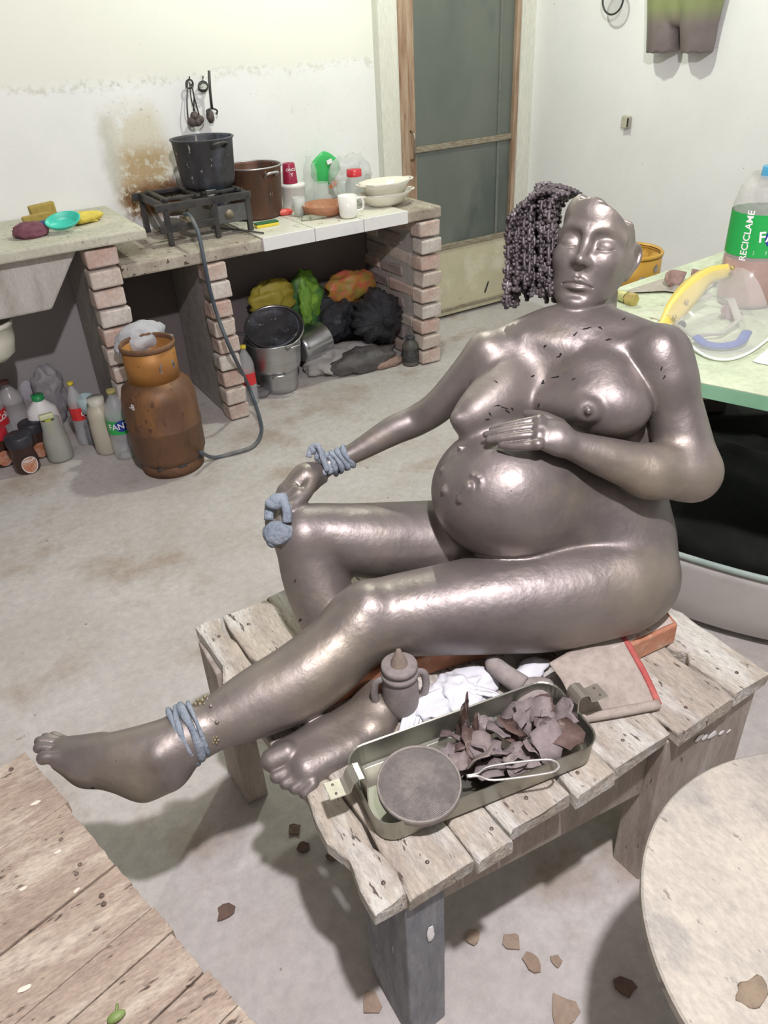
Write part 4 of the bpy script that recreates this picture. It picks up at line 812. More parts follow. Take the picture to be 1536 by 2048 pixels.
hm_ = G('clip_tin', (.62, .60, .52), (.5, .48, .42), 12, .35, .8, bump=.1, c3=(.78, .74, .66), sc3=6)
for s in (-1, 1):
    o = strap(s).build('clip_handle', hm_, tray)
    for w in (-.009, .009): MB().lathe(tc+tu*s*.250+tv*w+Vector((0, 0, .0765)), [(.001, .0012), (.0022, .001), (.0025, 0)], n=8).build('rivet', G('rust_nail'), o)
# sieve
sc_ = Vector(atz(838, 1566, BZ+.062)); t = T('sieve', 'round dusty wire sieve with a looped handle lying in the tray', 'sieve', sc_)
ax = Vector((-.05, -.12, 1)).normalized()
mesh_m = mat('sieve_mesh', (.36, .33, .31), (.28, .26, .245), 30, .8, .2, bump=.9, bdist=.002, c3=(.42, .38, .35), sc3=18, at3=.5)
ntm = mesh_m.node_tree; w1 = ntm.nodes.new('ShaderNodeTexWave'); w1.inputs['Scale'].default_value = 160; w1.bands_direction = 'X'; w2 = ntm.nodes.new('ShaderNodeTexWave'); w2.inputs['Scale'].default_value = 160; w2.bands_direction = 'Y'
tcn = ntm.nodes.new('ShaderNodeTexCoord'); [ntm.links.new(tcn.outputs['Object'], w.inputs['Vector']) for w in (w1, w2)]
mx = ntm.nodes.new('ShaderNodeMath'); mx.operation = 'MAXIMUM'; ntm.links.new(w1.outputs[1], mx.inputs[0]); ntm.links.new(w2.outputs[1], mx.inputs[1]); bp = [n_ for n_ in ntm.nodes if n_.type == 'BUMP'][0]; ntm.links.new(mx.outputs[0], bp.inputs['Height'])
MB().lathe(sc_, [(.0005, .012), (.03, .011), (.055, .007), (.0655, 0)], ax, 48).build('mesh', mesh_m, t, True)
MB().lathe(sc_, [(.0655, -.012), (.069, -.012), (.0695, .002), (.066, .003), (.0655, -.012)], ax, 48).build('hoop', G('dusty_rim', (.36, .33, .30), (.28, .25, .23), 14, .6, .3), t, True)
e = Vector(atz(1112, 1530, BZ+.066)); s0 = Vector(atz(938, 1552, BZ+.064)); u = (e-s0).normalized(); w = u.cross(Vector((0, 0, 1)))*.014
MB().tube([s0-u*.004-w*.1, s0+u*.015-w*.2, s0+u*.04-w, e-u*.02-w, e-w*.55, e+u*.004, e+w*.55, e-u*.02+w, s0+u*.04+w, s0+u*.015+w*.2, s0-u*.004+w*.1], .0019, 8, smooth=5).build('wire_handle', G('bright_wire', (.75, .74, .70), (.65, .64, .6), 20, .3, .6), t, True)
# shards of dark wax in the tray
wm = [G('wax_%d' % i, *c, 14, .6, bump=.5, bdist=.004, c3=(.42, .36, .34), sc3=16, at3=.55) for i, c in enumerate([((.14, .10, .10), (.22, .18, .175)), ((.24, .20, .20), (.32, .27, .27)), ((.09, .055, .045), (.18, .12, .10)), ((.36, .31, .29), (.27, .22, .21))])]
rs = random.Random(11)
SH = []
for k in range(38):
    x = rs.uniform(-.04, .178); y = rs.uniform(-.055, .058); z = .012+.030*rs.random()+(.018 if x > .0 and abs(y) < .05 else 0)
    rad = rs.uniform(.018, .038); c = tc+tu*x+tv*y+Vector((0, 0, z)); m_ = MB(); R3 = (Matrix.Rotation(rs.uniform(0, 6.3), 3, 'Z')@Matrix.Rotation(rs.uniform(-.6, .6), 3, 'X')@Matrix.Rotation(rs.uniform(-.5, .5), 3, 'Y')); n = 9; ring = []
    top = [(0, 0, .003)]; N1 = 13; rr_ = [rad*rs.uniform(.6, 1.1) for _ in range(N1)]
    for q in (.5, 1.0):
        for j in range(N1): a = j*2*math.pi/N1; top.append((rr_[j]*q*math.cos(a), rr_[j]*q*math.sin(a), .004*math.sin(3*a+k)*q+rs.uniform(-.002, .002)+.25*rad*q*q*math.cos(a+k)))
    P = [Vector(p) for p in top]; P2 = [p-Vector((0, 0, .0016)) for p in P]
    F1 = [(0, 1+j, 1+(j+1) % N1) for j in range(N1)]+[(1+j, 1+N1+j, 1+N1+(j+1) % N1, 1+(j+1) % N1) for j in range(N1)]; o2 = len(P)
    F2 = [tuple(i+o2 for i in f)[::-1] for f in F1]+[(1+N1+j, o2+1+N1+j, o2+1+N1+(j+1) % N1, 1+N1+(j+1) % N1) for j in range(N1)]
    m_.add([c+R3@p for p in P+P2], F1+F2)
    ci = rs.choice([0, 1, 1, 3, 3, 2]); SH.append((x, y, z, rad, ci, m_.build('wax_shard', wm[ci], None, True)))
ORD = 'first second third fourth fifth sixth seventh eighth ninth tenth eleventh twelfth thirteenth fourteenth'.split()
for side in (0, 1):
    L_ = sorted([q for q in SH if (q[1] > 0) == (side == 1)], key=lambda q: q[0])
    for i, q in enumerate(L_):
        w_ = ORD[i]+' from the sieve' if i < len(L_)/2 else ORD[len(L_)-1-i]+' from the right clip handle'
        tag(q[5], '%s %s wax shard, %s, %s row' % ('large' if q[3] > .027 else 'small', ['dark purple-brown', 'dusty mauve-grey', 'dark chocolate-brown', 'pale dusty grey'][q[4]], w_, 'far' if side else 'near'), 'shard', 'wax shards in the tin tray')
# big curled shard standing up at the middle of the heap
m_ = MB(); c = Vector(atz(948, 1470, BZ+.012)); vs = []; nu, nv = 16, 8
for i in range(nu+1):
    a = R_(75+170*i/nu)
    for j in range(nv+1): h = .062*j/nv*(1+.35*math.sin(i*.9)+.25*math.sin(i*2.3)); r = .030-.012*j/nv+.003*math.sin(i+j); vs.append(c+Vector((r*math.cos(a), r*math.sin(a)*1.2, h)))
m_.add(vs, [(i*(nv+1)+j, (i+1)*(nv+1)+j, (i+1)*(nv+1)+j+1, i*(nv+1)+j+1) for i in range(nu) for j in range(nv)])
tag(m_.build('wax_shard', wm[2], None, True, solid=.002), 'tall curled dark brown piece of wax standing up beside the sieve', 'shard')
# two-handled dusty cup with a cone on its lid
b = Vector(atz(803, 1420, BZ+.001)); cg = G('dusty_grey', (.25, .225, .215), (.32, .29, .275), 12, .75, bump=.3, c3=(.33, .29, .27), sc3=7)
t = T('dusty_cup', 'dusty grey two-handled beaker with a cone on its lid, standing by the knee', 'beaker', b)
MB().lathe(b, [(.001, 0), (.026, 0), (.030, .004), (.0315, .012), (.033, .016), (.0345, .035), (.034, .07), (.0315, .092), (.031, .097)], n=36).build('cup_body', cg, t, True)
MB().lathe(b, [(.0335, .093), (.035, .095), (.035, .103), (.032, .104), (.032, .109), (.0335, .110), (.0335, .119), (.031, .121), (.001, .121)], n=36).build('screw_lid', cg, t, True)
MB().lathe(b, [(.016, .120), (.0155, .126), (.010, .140), (.006, .150), (.004, .156), (.001, .158)], n=20).build('cone', G('clay_tan', (.36, .29, .23), (.28, .23, .19), 14, .7), t, True)
for s in (-1, 1):
    d = Vector((.95, -.3, 0)).normalized()*s; MB().tube([b+d*.030+Vector((0, 0, .092)), b+d*.045+Vector((0, 0, .086)), b+d*.050+Vector((0, 0, .06)), b+d*.046+Vector((0, 0, .03)), b+d*.033+Vector((0, 0, .018))], .0058, 8, smooth=5, flat=1.3).build('handle', cg, t, True)
# white bag ribbons
wb = G('white_ribbon', (.84, .86, .90), (.78, .80, .85), 8, .35, bump=.3)
bag('white_bag', 'crumpled white plastic bag on the bench between beaker and tray', 'bag', Vector(atz(915, 1388, BZ+.015)), (.085, .05, .026), wb, .35, 14, 70, 5, zmin=BZ+.003)
rib = MB()
for k in range(9): rib.tube([atz(800+k*9, 1470-k*5, BZ+.006), atz(815+k*11, 1425-k*3, BZ+.016+.002*k), atz(850+k*14, 1395-k*2, BZ+.028), atz(905+k*13, 1372+k*3, BZ+.034)], .0055, 6, smooth=5, flat=.4)
tag(rib.build('ribbon', wb, None, True), 'twisted strips of white plastic trailing from the bag beside the beaker', 'ribbons', kind='stuff')
bag('white_bag', 'small piece of white plastic showing behind the grey glove', 'bag', Vector(atz(1060, 1340, BZ+.012)), (.05, .025, .014), wb, .3, 18, 72, 3, zmin=BZ+.003)
# grey glove-like scrap
gm = G('glove_grey', (.34, .30, .28), (.42, .38, .355), 12, .85, bump=.5, c3=(.24, .21, .20), sc3=9)
m_ = MB(); m_.blob(Vector(atz(1065, 1385, BZ+.02)), (.05, .034, .02), 3, .12, 16, 4); m_.tube([atz(990, 1330, BZ+.045), atz(1010, 1348, BZ+.04), atz(1045, 1372, BZ+.028)], lambda q: .017+.004*q, 12, smooth=5); m_.blob(Vector(atz(988, 1328, BZ+.046)), (.018, .018, .018), 2)
tag(m_.build('work_glove', gm, None, True), 'stiff dusty grey glove lying behind the tray', 'glove')
# canvas flap with a red edge
t = T('canvas_flap', 'stiff dusty canvas flap with a red bound edge, right of the tray', 'canvas', atz(1200, 1350, BZ+.03))
cv = G('canvas', (.42, .36, .31), (.52, .46, .40), 9, .85, bump=.3, c3=(.36, .31, .27), sc3=4)
E4 = [[Vector(atz(1098, 1326, BZ+.062)), Vector(atz(1160, 1290, BZ+.066)), Vector(atz(1228, 1252, BZ+.058))], [Vector(atz(1160, 1440, BZ+.006)), Vector(atz(1235, 1428, BZ+.006)), Vector(atz(1316, 1412, BZ+.006))]]
vs = []; nu, nv = 18, 18
for i in range(nu+1):
    s = i/nu; A = E4[0][0]*(1-s)+E4[0][2]*s; B = E4[1][0]*(1-s)+E4[1][2]*s
    for j in range(nv+1):
        q = j/nv; p = A*(1-q)+B*q; p.z += .012*math.sin(math.pi*q)+.004*mnoise.noise(p*30)+.003*math.sin(s*3.1); p.z = max(p.z, BZ+.006); vs.append(p)
MB().add(vs, [(i*(nv+1)+j, i*(nv+1)+j+1, (i+1)*(nv+1)+j+1, (i+1)*(nv+1)+j) for i in range(nu) for j in range(nv)]).build('cloth_sheet', cv, t, True, solid=.0025)
MB().tube([E4[1][0]+Vector((0, 0, .004)), E4[1][1]+Vector((0, 0, .005)), E4[1][2]+Vector((0, 0, .004))], .0095, 12, smooth=5).build('rolled_hem', cv, t, True)
rd = G('red_binding', (.50, .10, .09), (.58, .18, .15), 16, .7, bump=.3)
last = [vs[nu*(nv+1)+j]+Vector((.002, 0, .002)) for j in range(nv+1)]
MB().tube(last[::3], .0065, 8, smooth=3, flat=.6).build('red_binding', rd, t, True)
MB().tube([last[0], last[0]+Vector((-.012, .005, .008)), last[0]+Vector((.01, .0, .012))], .003, 6, smooth=4).build('loose_tape', rd, t, True)

# ------------------------------------------------------------------ plank table at lower left
LZ = .50; P0 = Vector((-.113, 1.172, 0)); e1 = (Vector((.060, .525, 0))-P0).normalized(); e2 = Vector((e1.y, -e1.x, 0)); e2 = e2 if e2.x < 0 else -e2
lt = T('plank_table', 'weathered plank table in the lower left corner, under the bronze foot', 'table', (-.45, .7, 0))
pb_ = G('table_plank', (.46, .37, .29), (.36, .28, .22), 6, .8, bump=.5, stretch=(1.2, 4, 2), pits=(.13, .10, .08), pit_sc=16, pit_at=.37, c3=(.60, .52, .42), sc3=4, at3=.50, bdist=.008, grain=.35)
cuts = [0]+[(Vector(atz(x, y, LZ))-P0).dot(e1) for x, y in ((130, 1608), (234, 1726), (309, 1810), (348, 1859), (414, 1937), (478, 2007), (540, 2090))]+[1.0]
for i in range(len(cuts)-1):
    a, b = cuts[i]+.0012, cuts[i+1]-.0012; dz = rnd.uniform(-.0025, .0015); o = rnd.uniform(-.004, .004)
    q = MB(); nn = 10; vv = []
    for k in range(nn+1):
        s = a+(b-a)*k/nn; j = rnd.uniform(-.0015, .0015)
        for (w, z) in ((o+j, LZ+dz), (.95, LZ+dz), (.95, LZ-.03), (o+j, LZ-.03)): p = P0+e1*s+e2*w; vv.append((p.x, p.y, z))
    q.add(vv, [(k*4+j, (k+1)*4+j, (k+1)*4+(j+1) % 4, k*4+(j+1) % 4) for k in range(nn) for j in range(4)]+[(0, 1, 2, 3), (nn*4+3, nn*4+2, nn*4+1, nn*4)])
    q.build('plank', pb_, lt, bevel=.0012)
for (x, y) in ((22, 1538), (122, 1679), (160, 1729), (203, 1790), (153, 1748), (207, 1807)): MB().lathe(atz(x, y, LZ+.0005), [(.001, .001), (.0035, .001), (.0045, -.001)], n=10).build('nail_head', G('rust_nail'), lt)
for (x, y) in ((70, 1606), (113, 1706), (47, 1777), (155, 1780), (48, 1977)): MB().blob(atz(x, y, LZ), (.009, .004, .0012), 2, .4, 90, x).build('paint_splash', G('cream_splash', (.80, .76, .64), (.75, .7, .6)), lt)
for (s, w) in ((.06, .06), (.9, .06), (.06, .85), (.9, .85)):
    p = P0+e1*s+e2*w; MB().box((p.x-.03, p.y-.03, 0), (p.x+.03, p.y+.03, LZ-.031)).build('leg', pg, lt, bevel=.003)
lf = Vector(atz(232, 2033, LZ+.008)); tag(MB().blob(lf, (.013, .007, .005), 2, .15, 60, 5).tube([lf, lf+Vector((.006, .014, .002))], .002, 5).build('green_leaf', G('leaf_green', (.16, .24, .06), (.22, .30, .10), 12, .5), None, True), 'small green leaf lying on the plank table near the lower edge', 'leaf')

# ------------------------------------------------------------------ round modelling stand at lower right
dz_ = .60; dc = Vector((.762, .135, 0)); dr_ = .289
ds = T('turntable_stand', 'round pale wooden turntable top on a post, lower right corner', 'stand', dc)
dm = G('disc_wood', (.56, .52, .44), (.47, .44, .38), 5, .75, bump=.4, stretch=(2.2, 1, 1), pits=(.30, .27, .23), pit_sc=26, pit_at=.33, c3=(.40, .38, .34), sc3=7, at3=.52, grain=.25)
MB().lathe(dc, [(.001, dz_-.022), (dr_-.004, dz_-.022), (dr_, dz_-.018), (dr_, dz_-.003), (dr_-.003, dz_), (.001, dz_)], n=96).build('disc', dm, ds, False)
MB().lathe(dc, [(.03, 0), (.03, dz_-.022)], n=20).build('post', iron, ds, True)
for a in (0, 120, 240): d = Vector((math.cos(R_(a+40)), math.sin(R_(a+40)), 0)); MB().bar(dc+d*.03+Vector((0, 0, .12)), dc+d*.20+Vector((0, 0, .01)), .025, .02).build('foot', iron, ds)
kn = Vector(atz(1505, 1985, dz_)); MB().blob(kn, (.022, .014, .002), 3, .4, 60, 3).build('knot', G('knot_brown', (.30, .24, .17), (.22, .17, .12), 30, .8), ds, True)

# ------------------------------------------------------------------ green table against the right side
GZ = .90; gt = T('green_table', 'pale green painted worktable behind the figure, with a face shield on it', 'table', (1.9, 1.1, 0))
gm_ = G('green_top', (.66, .74, .53), (.56, .65, .46), 6, .6, bump=.2, pits=(.34, .30, .22), pit_sc=14, pit_at=.33, c3=(.70, .72, .60), sc3=4)
ge = G('green_edge', (.20, .42, .26), (.26, .50, .32), 8, .5, bump=.15, pits=(.10, .16, .10), pit_sc=22, pit_at=.32)
poly = [(1.165, 1.455), (1.54, .52), (2.62, .58), (2.50, 1.62), (1.75, 1.55)]
MB().prism([(x, y, GZ-.002) for x, y in poly], .002).build('table_top', gm_, gt)
MB().prism([(x, y, GZ-.034) for x, y in poly], .0315).build('top_frame', ge, gt, bevel=.001)
for (x, y) in ((1.92, .60), (2.50, .68), (2.40, 1.50), (1.30, 1.42)): MB().box((x-.02, y-.02, 0), (x+.02, y+.02, GZ-.035)).build('leg', ge, gt)
g = lambda x, y, dz=0: Vector(atz(x, y, GZ+dz))
# big soda bottle
b = g(1489, 604); hh = aty(1511, 340, b.y)[2]-GZ; br = .075
t = T('large_soda_bottle', 'large soda bottle with a wide green label and blue cap on the green table', 'bottle', b)
gb = G('big_pet', (.74, .74, .70), (.66, .67, .64), 9, .10, alpha=.38, bump=.5, bdist=.012)
zf = lambda y: aty(1490, y, b.y-br*.8)[2]-GZ
zl0, zl1 = zf(528), zf(446)
MB().lathe(b, [(.001, 0), (br*.9, 0), (br, .015), (br*1.0, zl0-.004), (br*.985, zl0), (br*.985, zl1), (br*.97, zl1+.012), (br*.86, zl1+.05), (br*.62, zl1+.085), (br*.36, hh-.045), (br*.26, hh-.032), (br*.26, hh-.02)], n=44).build('bottle_body', gb, t, True)
MB().lathe(b, [(.001, .006), (br*.93, .006), (br*.96, .02), (br*.965, zl0-.012), (.001, zl0-.012)], n=40).build('liquid', G('red_liquid', (.42, .10, .06), (.48, .13, .08), 5, .2, alpha=.8), t, True)
MB().lathe(b, [(br*.30, hh-.026), (br*.30, hh), (br*.27, hh+.002), (.001, hh+.002)], n=24).build('cap', G('cap_blue', (.05, .30, .50), (.08, .36, .56), 6, .4), t, True)
MB().lathe(b, [(br*1.0, zl0), (br*1.0, zl1)], n=44).build('wrap_label', grn, t, True)
fa = math.atan2(-b.y, -b.x)
text_on(t, 'RECICLAME', .0235, wht_ink, on_cyl(b, br*1.004, fa-R_(20), (zl0+zl1)/2, R_(90)))
disc_on(t, on_cyl(b, br*1.004, fa+R_(38), (zl0+zl1)/2-.002), .034, .028, navy)
text_on(t, 'FANTA', .036, wht_ink, on_cyl(b, br*1.010, fa+R_(44), (zl0+zl1)/2+.004, R_(6)))
for k in range(3): MB().prism([on_cyl(b, br*1.003, fa+R_(6), zl0+.008+k*.0035)(x, y) for x, y in ((-.012, 0), (.02, 0), (.02, .0014), (-.012, .0014))], .0002, (math.cos(fa), math.sin(fa), 0)).build('small_print', wht_ink, t)
# face shield
t = T('face_shield', 'yellow and clear face shield lying on the green table', 'face shield', g(1420, 650))
A = [g(1316, 664, .015), g(1325, 640, .03), g(1343, 603, .055), g(1375, 566, .08), g(1415, 541, .095), g(1462, 533, .10)]
B = [g(1337, 645, .022), g(1368, 680, .012), g(1410, 712, .006), g(1455, 720, .005), g(1500, 705, .005), g(1550, 668, .01)]
def spl(P, s):
    Q = [2*P[0]-P[1]]+P+[2*P[-1]-P[-2]]; x = s*(len(P)-1); i = min(int(x), len(P)-2); t_ = x-i; a, b_, c, d = Q[i:i+4]
    return 0.5*((2*b_)+(c-a)*t_+(2*a-5*b_+4*c-d)*t_*t_+(3*b_-a-3*c+d)*t_**3)
vs = []; nu, nv = 24, 12
for i in range(nu+1):
    s = i/nu; pa = spl(A[1:], s); q0 = spl(B, s)
    for j in range(nv+1): q = j/nv; p = pa*(1-q)+q0*q; p.z += .05*math.sin(math.pi*q)*(.3+.7*s); vs.append(p)
MB().add(vs, [(i*(nv+1)+j, (i+1)*(nv+1)+j, (i+1)*(nv+1)+j+1, i*(nv+1)+j+1) for i in range(nu) for j in range(nv)]).build('visor', G('visor_clear', (.80, .82, .80), (.74, .76, .74), 5, .10, alpha=.30, bump=.1), t, True)
MB().tube([spl(B, i/20)+Vector((0, 0, .001)) for i in range(21)], .0032, 8).build('visor_trim', G('trim_white', (.86, .87, .86), (.8, .82, .82), 4, .3), t, True)
vs = []
for i in range(nu+1):
    s = i/nu; pa = spl(A, s); d = (Vector(atz(1470, 650, GZ))-pa); d.z = 0; d.normalize()
    for (w, z) in ((-.004, .006), (.012, .010), (.028, -.004), (.034, -.020)): vs.append(pa+d*w*(.6+.8*math.sin(math.pi*min(1, s*.9+.1)))+Vector((0, 0, z)))
MB().add(vs, [(i*4+j, i*4+j+1, (i+1)*4+j+1, (i+1)*4+j) for i in range(nu) for j in range(3)]).build('crown_guard', G('guard_yellow', (.85, .68, .16), (.80, .64, .14), 4, .4, bump=.03), t, True, solid=.003)
MB().tube([g(1352, 650, .02), g(1375, 610, .035), g(1420, 590, .04), g(1462, 600, .035), g(1478, 640, .025), g(1440, 668, .016), g(1385, 672, .014)], .010, 10, True, flat=.35).build('headband', G('band_grey', (.62, .60, .54), (.56, .55, .5), 5, .5, alpha=.75), t, True)
MB().tube([g(1392, 674, .02), g(1412, 688, .012), g(1445, 692, .012), g(1478, 685, .014), g(1494, 664, .026)], .0125, 10, smooth=6, flat=.5).build('sweatband', G('sweat_blue', (.06, .12, .40), (.09, .16, .46), 14, .8), t, True)
MB().lathe(g(1345, 668, .018), [(.001, .008), (.011, .008), (.012, .004), (.012, -.004), (.001, -.004)], (-.4, -.6, .6), 18, wob=lambda a, z: 1+.08*math.cos(8*a)).build('knob', black, t, True)
MB().lathe(g(1363, 650, .02), [(.001, .004), (.010, .004), (.010, -.004), (.001, -.004)], (-.4, -.6, .6), 18).build('knob', G('panel_grey'), t, True)
for (x, y, z) in ((1373, 603, .06), (1349, 634, .04), (1465, 536, .11)): MB().blob(g(x, y, z), (.006, .006, .006), 2).build('bolt', G('brass', (.65, .52, .2), (.5, .4, .15), 20, .35, .7), t, True)
tag(MB().add([g(1505, 722, .001), g(1545, 690, .001), g(1560, 735, .001), g(1512, 725, .001), g(1505, 722, .002), g(1545, 690, .002), g(1560, 735, .002), g(1512, 725, .002)], QF).build('paper', wht_ink), 'corner of a white sheet of paper on the green table, at the right edge', 'paper')
c0, c1 = g(1234, 588, .016), g(1268, 600, .016); t = T('brass_fitting', 'small yellowish brass plug lying on the green table by her neck', 'fitting', c0); dd = (c1-c0).normalized()
MB().lathe(c0, [(.001, 0), (.011, 0), (.014, .01), (.016, .04)], dd, 20).build('plug_body', G('brass_green', (.46, .48, .18), (.54, .54, .25), 18, .4, .3), t, True); MB().lathe(c0, [(.016, .04), (.0175, .042), (.0175, .068), (.001, .068)], dd, 6).build('hex_head', G('brass', ), t)
def shard(label, c, r, a, ax):
    q = MB().lathe(c, [(.012, 0), (r*.7, .008), (r*.95, r*.5), (r, r*.95)], ax, 14, a0=a, a1=a+2.6, wob=lambda q_, z: 1+.05*math.sin(5*q_)); tag(q.build('pottery_shard', G('shard_brown', (.34, .22, .19), (.42, .30, .26), 12, .8, bump=.3), None, True, solid=.005), label, 'shard')
shard('curved terracotta shard on the table edge, the left one below the wall', g(1352, 574, .004), .036, R_(100), (0, -.2, 1)); shard('curved terracotta shard on the table edge, right of the other one', g(1395, 566, .004), .034, R_(20), (.2, 0, 1)); shard('reddish shard seen through the face shield', g(1455, 640, .004), .028, R_(60), (.3, -.3, 1))
b1 = MB(); b1.add([g(x, y, z) for z in (.001, .006) for x, y in ((1236, 586), (1330, 582), (1400, 590), (1440, 560), (1330, 556))], [(0, 4, 3, 2, 1), (5, 6, 7, 8, 9)]+[(i, (i+1) % 5, (i+1) % 5+5, i+5) for i in range(5)])
tag(b1.build('thin_board', G('board_grey', (.48, .45, .38), (.4, .37, .31), 9, .8, bump=.3)), 'thin grey board lying on the far edge of the green table', 'board')
# gas cylinder standing behind the table
b = Vector((2.035, 1.80, 0)); t = T('gas_cylinder', 'yellow-orange gas cylinder behind the green table, only its collar showing', 'gas cylinder', b)
MB().lathe(b, [(.001, .01), (.13, .01), (.15, .05), (.15, .68), (.13, .745), (.06, .78), (.001, .785)], n=40).build('tank', G('tank_dusty', (.50, .42, .30), (.42, .34, .24), 7, .7, bump=.2), t, True)
oc = G('collar_yellow', (.58, .34, .05), (.50, .28, .05), 8, .45, .1, bump=.1, c3=(.36, .18, .06), sc3=8)
MB().lathe(b, [(.100, .765), (.104, .765), (.104, .895), (.100, .895), (.100, .765)], n=60, a0=R_(-60), a1=R_(250)).build('collar', oc, t, True); MB().lathe(b, [(.098, .89), (.106, .89), (.108, .898), (.102, .904), (.097, .898)], n=48).build('collar_rim', oc, t, True)
MB().lathe(b+Vector((-.04, .02, 0)), [(.035, .78), (.035, .925), (.03, .93), (.001, .93)], n=24).build('valve_cap', G('collar_orange'), t, True)
fa = math.atan2(-b.y, -b.x)+.5
for (w, z, r) in ((0.0, .825, .016), (.05, .86, .012)): MB().prism([on_cyl(b, .1046, fa, z)(w+r*math.cos(a), r*math.sin(a)*1.1) for a in np.linspace(0, 6.28, 12)[:-1]], .001, (math.cos(fa), math.sin(fa), 0)).build('collar_opening', G('opening_light', (.62, .62, .56), (.2, .15, .1), 30), t)
b = g(1600, 590); tag(MB().lathe(b, [(.001, .001), (.07, .001), (.10, .06), (.105, .14), (.085, .25), (.05, .31), (.045, .34), (.05, .35)], n=36).build('clay_jar', G('jar_brown', (.20, .11, .07), (.26, .15, .10), 7, .5), None, True), 'brown clay jar behind the large soda bottle, cut by the right edge', 'jar')
# ------------------------------------------------------------------ under the green table
u = Vector((.38, -.925, 0)); v = Vector((.925, .38, 0)); oc_ = Vector((1.6, .968, 0))+v*.32-u*.10
en = G('enamel', (.58, .56, .53), (.66, .64, .61), 4, .35, bump=.05, c3=(.48, .45, .42), sc3=2.5); rimm = G('enamel_rim', (.46, .56, .50), (.34, .44, .40), 14, .5, bump=.2)
t = T('wash_tub', 'big oval off-white enamel tub with a greenish rim, under the green table', 'tub', oc_)
def oval(prof, n=72):
    q = MB(); vs = []
    for (k, z) in prof:
        for i in range(n): a = 2*math.pi*i/n; vs.append(oc_+u*.62*k*math.copysign(abs(math.cos(a))**.85, math.cos(a))+v*.32*k*math.copysign(abs(math.sin(a))**.85, math.sin(a))+Vector((0, 0, z)))
    return q.add(vs, [(j*n+i, j*n+(i+1) % n, (j+1)*n+(i+1) % n, (j+1)*n+i) for j in range(len(prof)-1) for i in range(n)])
oval([(.01, .012), (.70, .012), (.80, .04), (.90, .13), (.97, .25), (1.0, .292), (.985, .292)]).build('tub_body', en, t, True)
oval([(.985, .292), (.95, .25), (.88, .13), (.78, .05), (.68, .024), (.01, .024)]).build('shaded_inside', G('shaded_inside', (.010, .010, .010), (.02, .02, .02), 6, .6, bump=.3, spec=.2), t, True)  # inner face of the tub blackened, its shade put into the colour
oval([(1.0, .284), (1.015, .288), (1.018, .298), (1.0, .304), (.98, .300), (.975, .290)]).build('rolled_rim', rimm, t, True)
hv = Vector((.5, .866, 0)); sv_ = Vector((.866, -.5, 0)); bc = hv*2.30
def obox(h0, h1, s0, s1, z0, z1, nm, m_, par=None, bv=.01): return MB().add([tuple(hv*h+sv_*s+Vector((0, 0, z))) for z in (z0, z1) for (h, s) in ((h0, s0), (h0, s1), (h1, s1), (h1, s0))], QF).build(nm, m_, par, bevel=bv)
dk = G('black_box', (.008, .009, .008), (.016, .018, .015), 5, .7, bump=.1, spec=.2)
tag(obox(2.27, 2.75, .35, 1.75, 0, .425, 'black_box', dk), 'large black box on the floor under the green table', 'tank')  # plain black box closing off the space below the table
t = T('wooden_crate', 'dark brown wooden crate lid with a hole, on the black box', 'crate', hv*2.5+sv_*.9+Vector((0, 0, .43)))
cr = G('crate_brown', (.38, .28, .22), (.46, .36, .29), 8, .7, bump=.3); obox(2.30, 2.70, .50, 1.16, .427, .48, 'crate_body', G('crate_dark', (.03, .022, .02), (.05, .035, .03), 8, .7), t, .004); obox(2.285, 2.71, .48, 1.18, .482, .496, 'crate_lid', cr, t, .003)
p = hv*2.42+sv_*1.02+Vector((0, 0, .4965)); MB().lathe(p, [(.001, .001), (.035, .001), (.037, -.001)], n=20, sx=.7).build('hole', black, t)
bag('white_cloth', 'white rag over the far rim of the tub', 'rag', oc_-v*.10+u*.0+Vector((0, 0, .215)), (.07, .09, .085), G('rag_white', (.62, .62, .60), (.54, .54, .53), 7, .9, bump=.3), .12, 7, 80, 4)
bag('white_cloth', 'second white rag in the tub, at the right edge of the picture', 'rag', oc_-v*.06+u*.27+Vector((0, 0, .19)), (.07, .07, .085), G('rag_white'), .12, 7, 84, 4)
bag('shade_filler', 'added black sheeting heaped in the tub', 'filler', oc_+v*.13+Vector((0, 0, .24)), (.34, .52, .17), dk, .12, 4, 90, 4)  # added black heap, standing in for the shade over the tub's far side
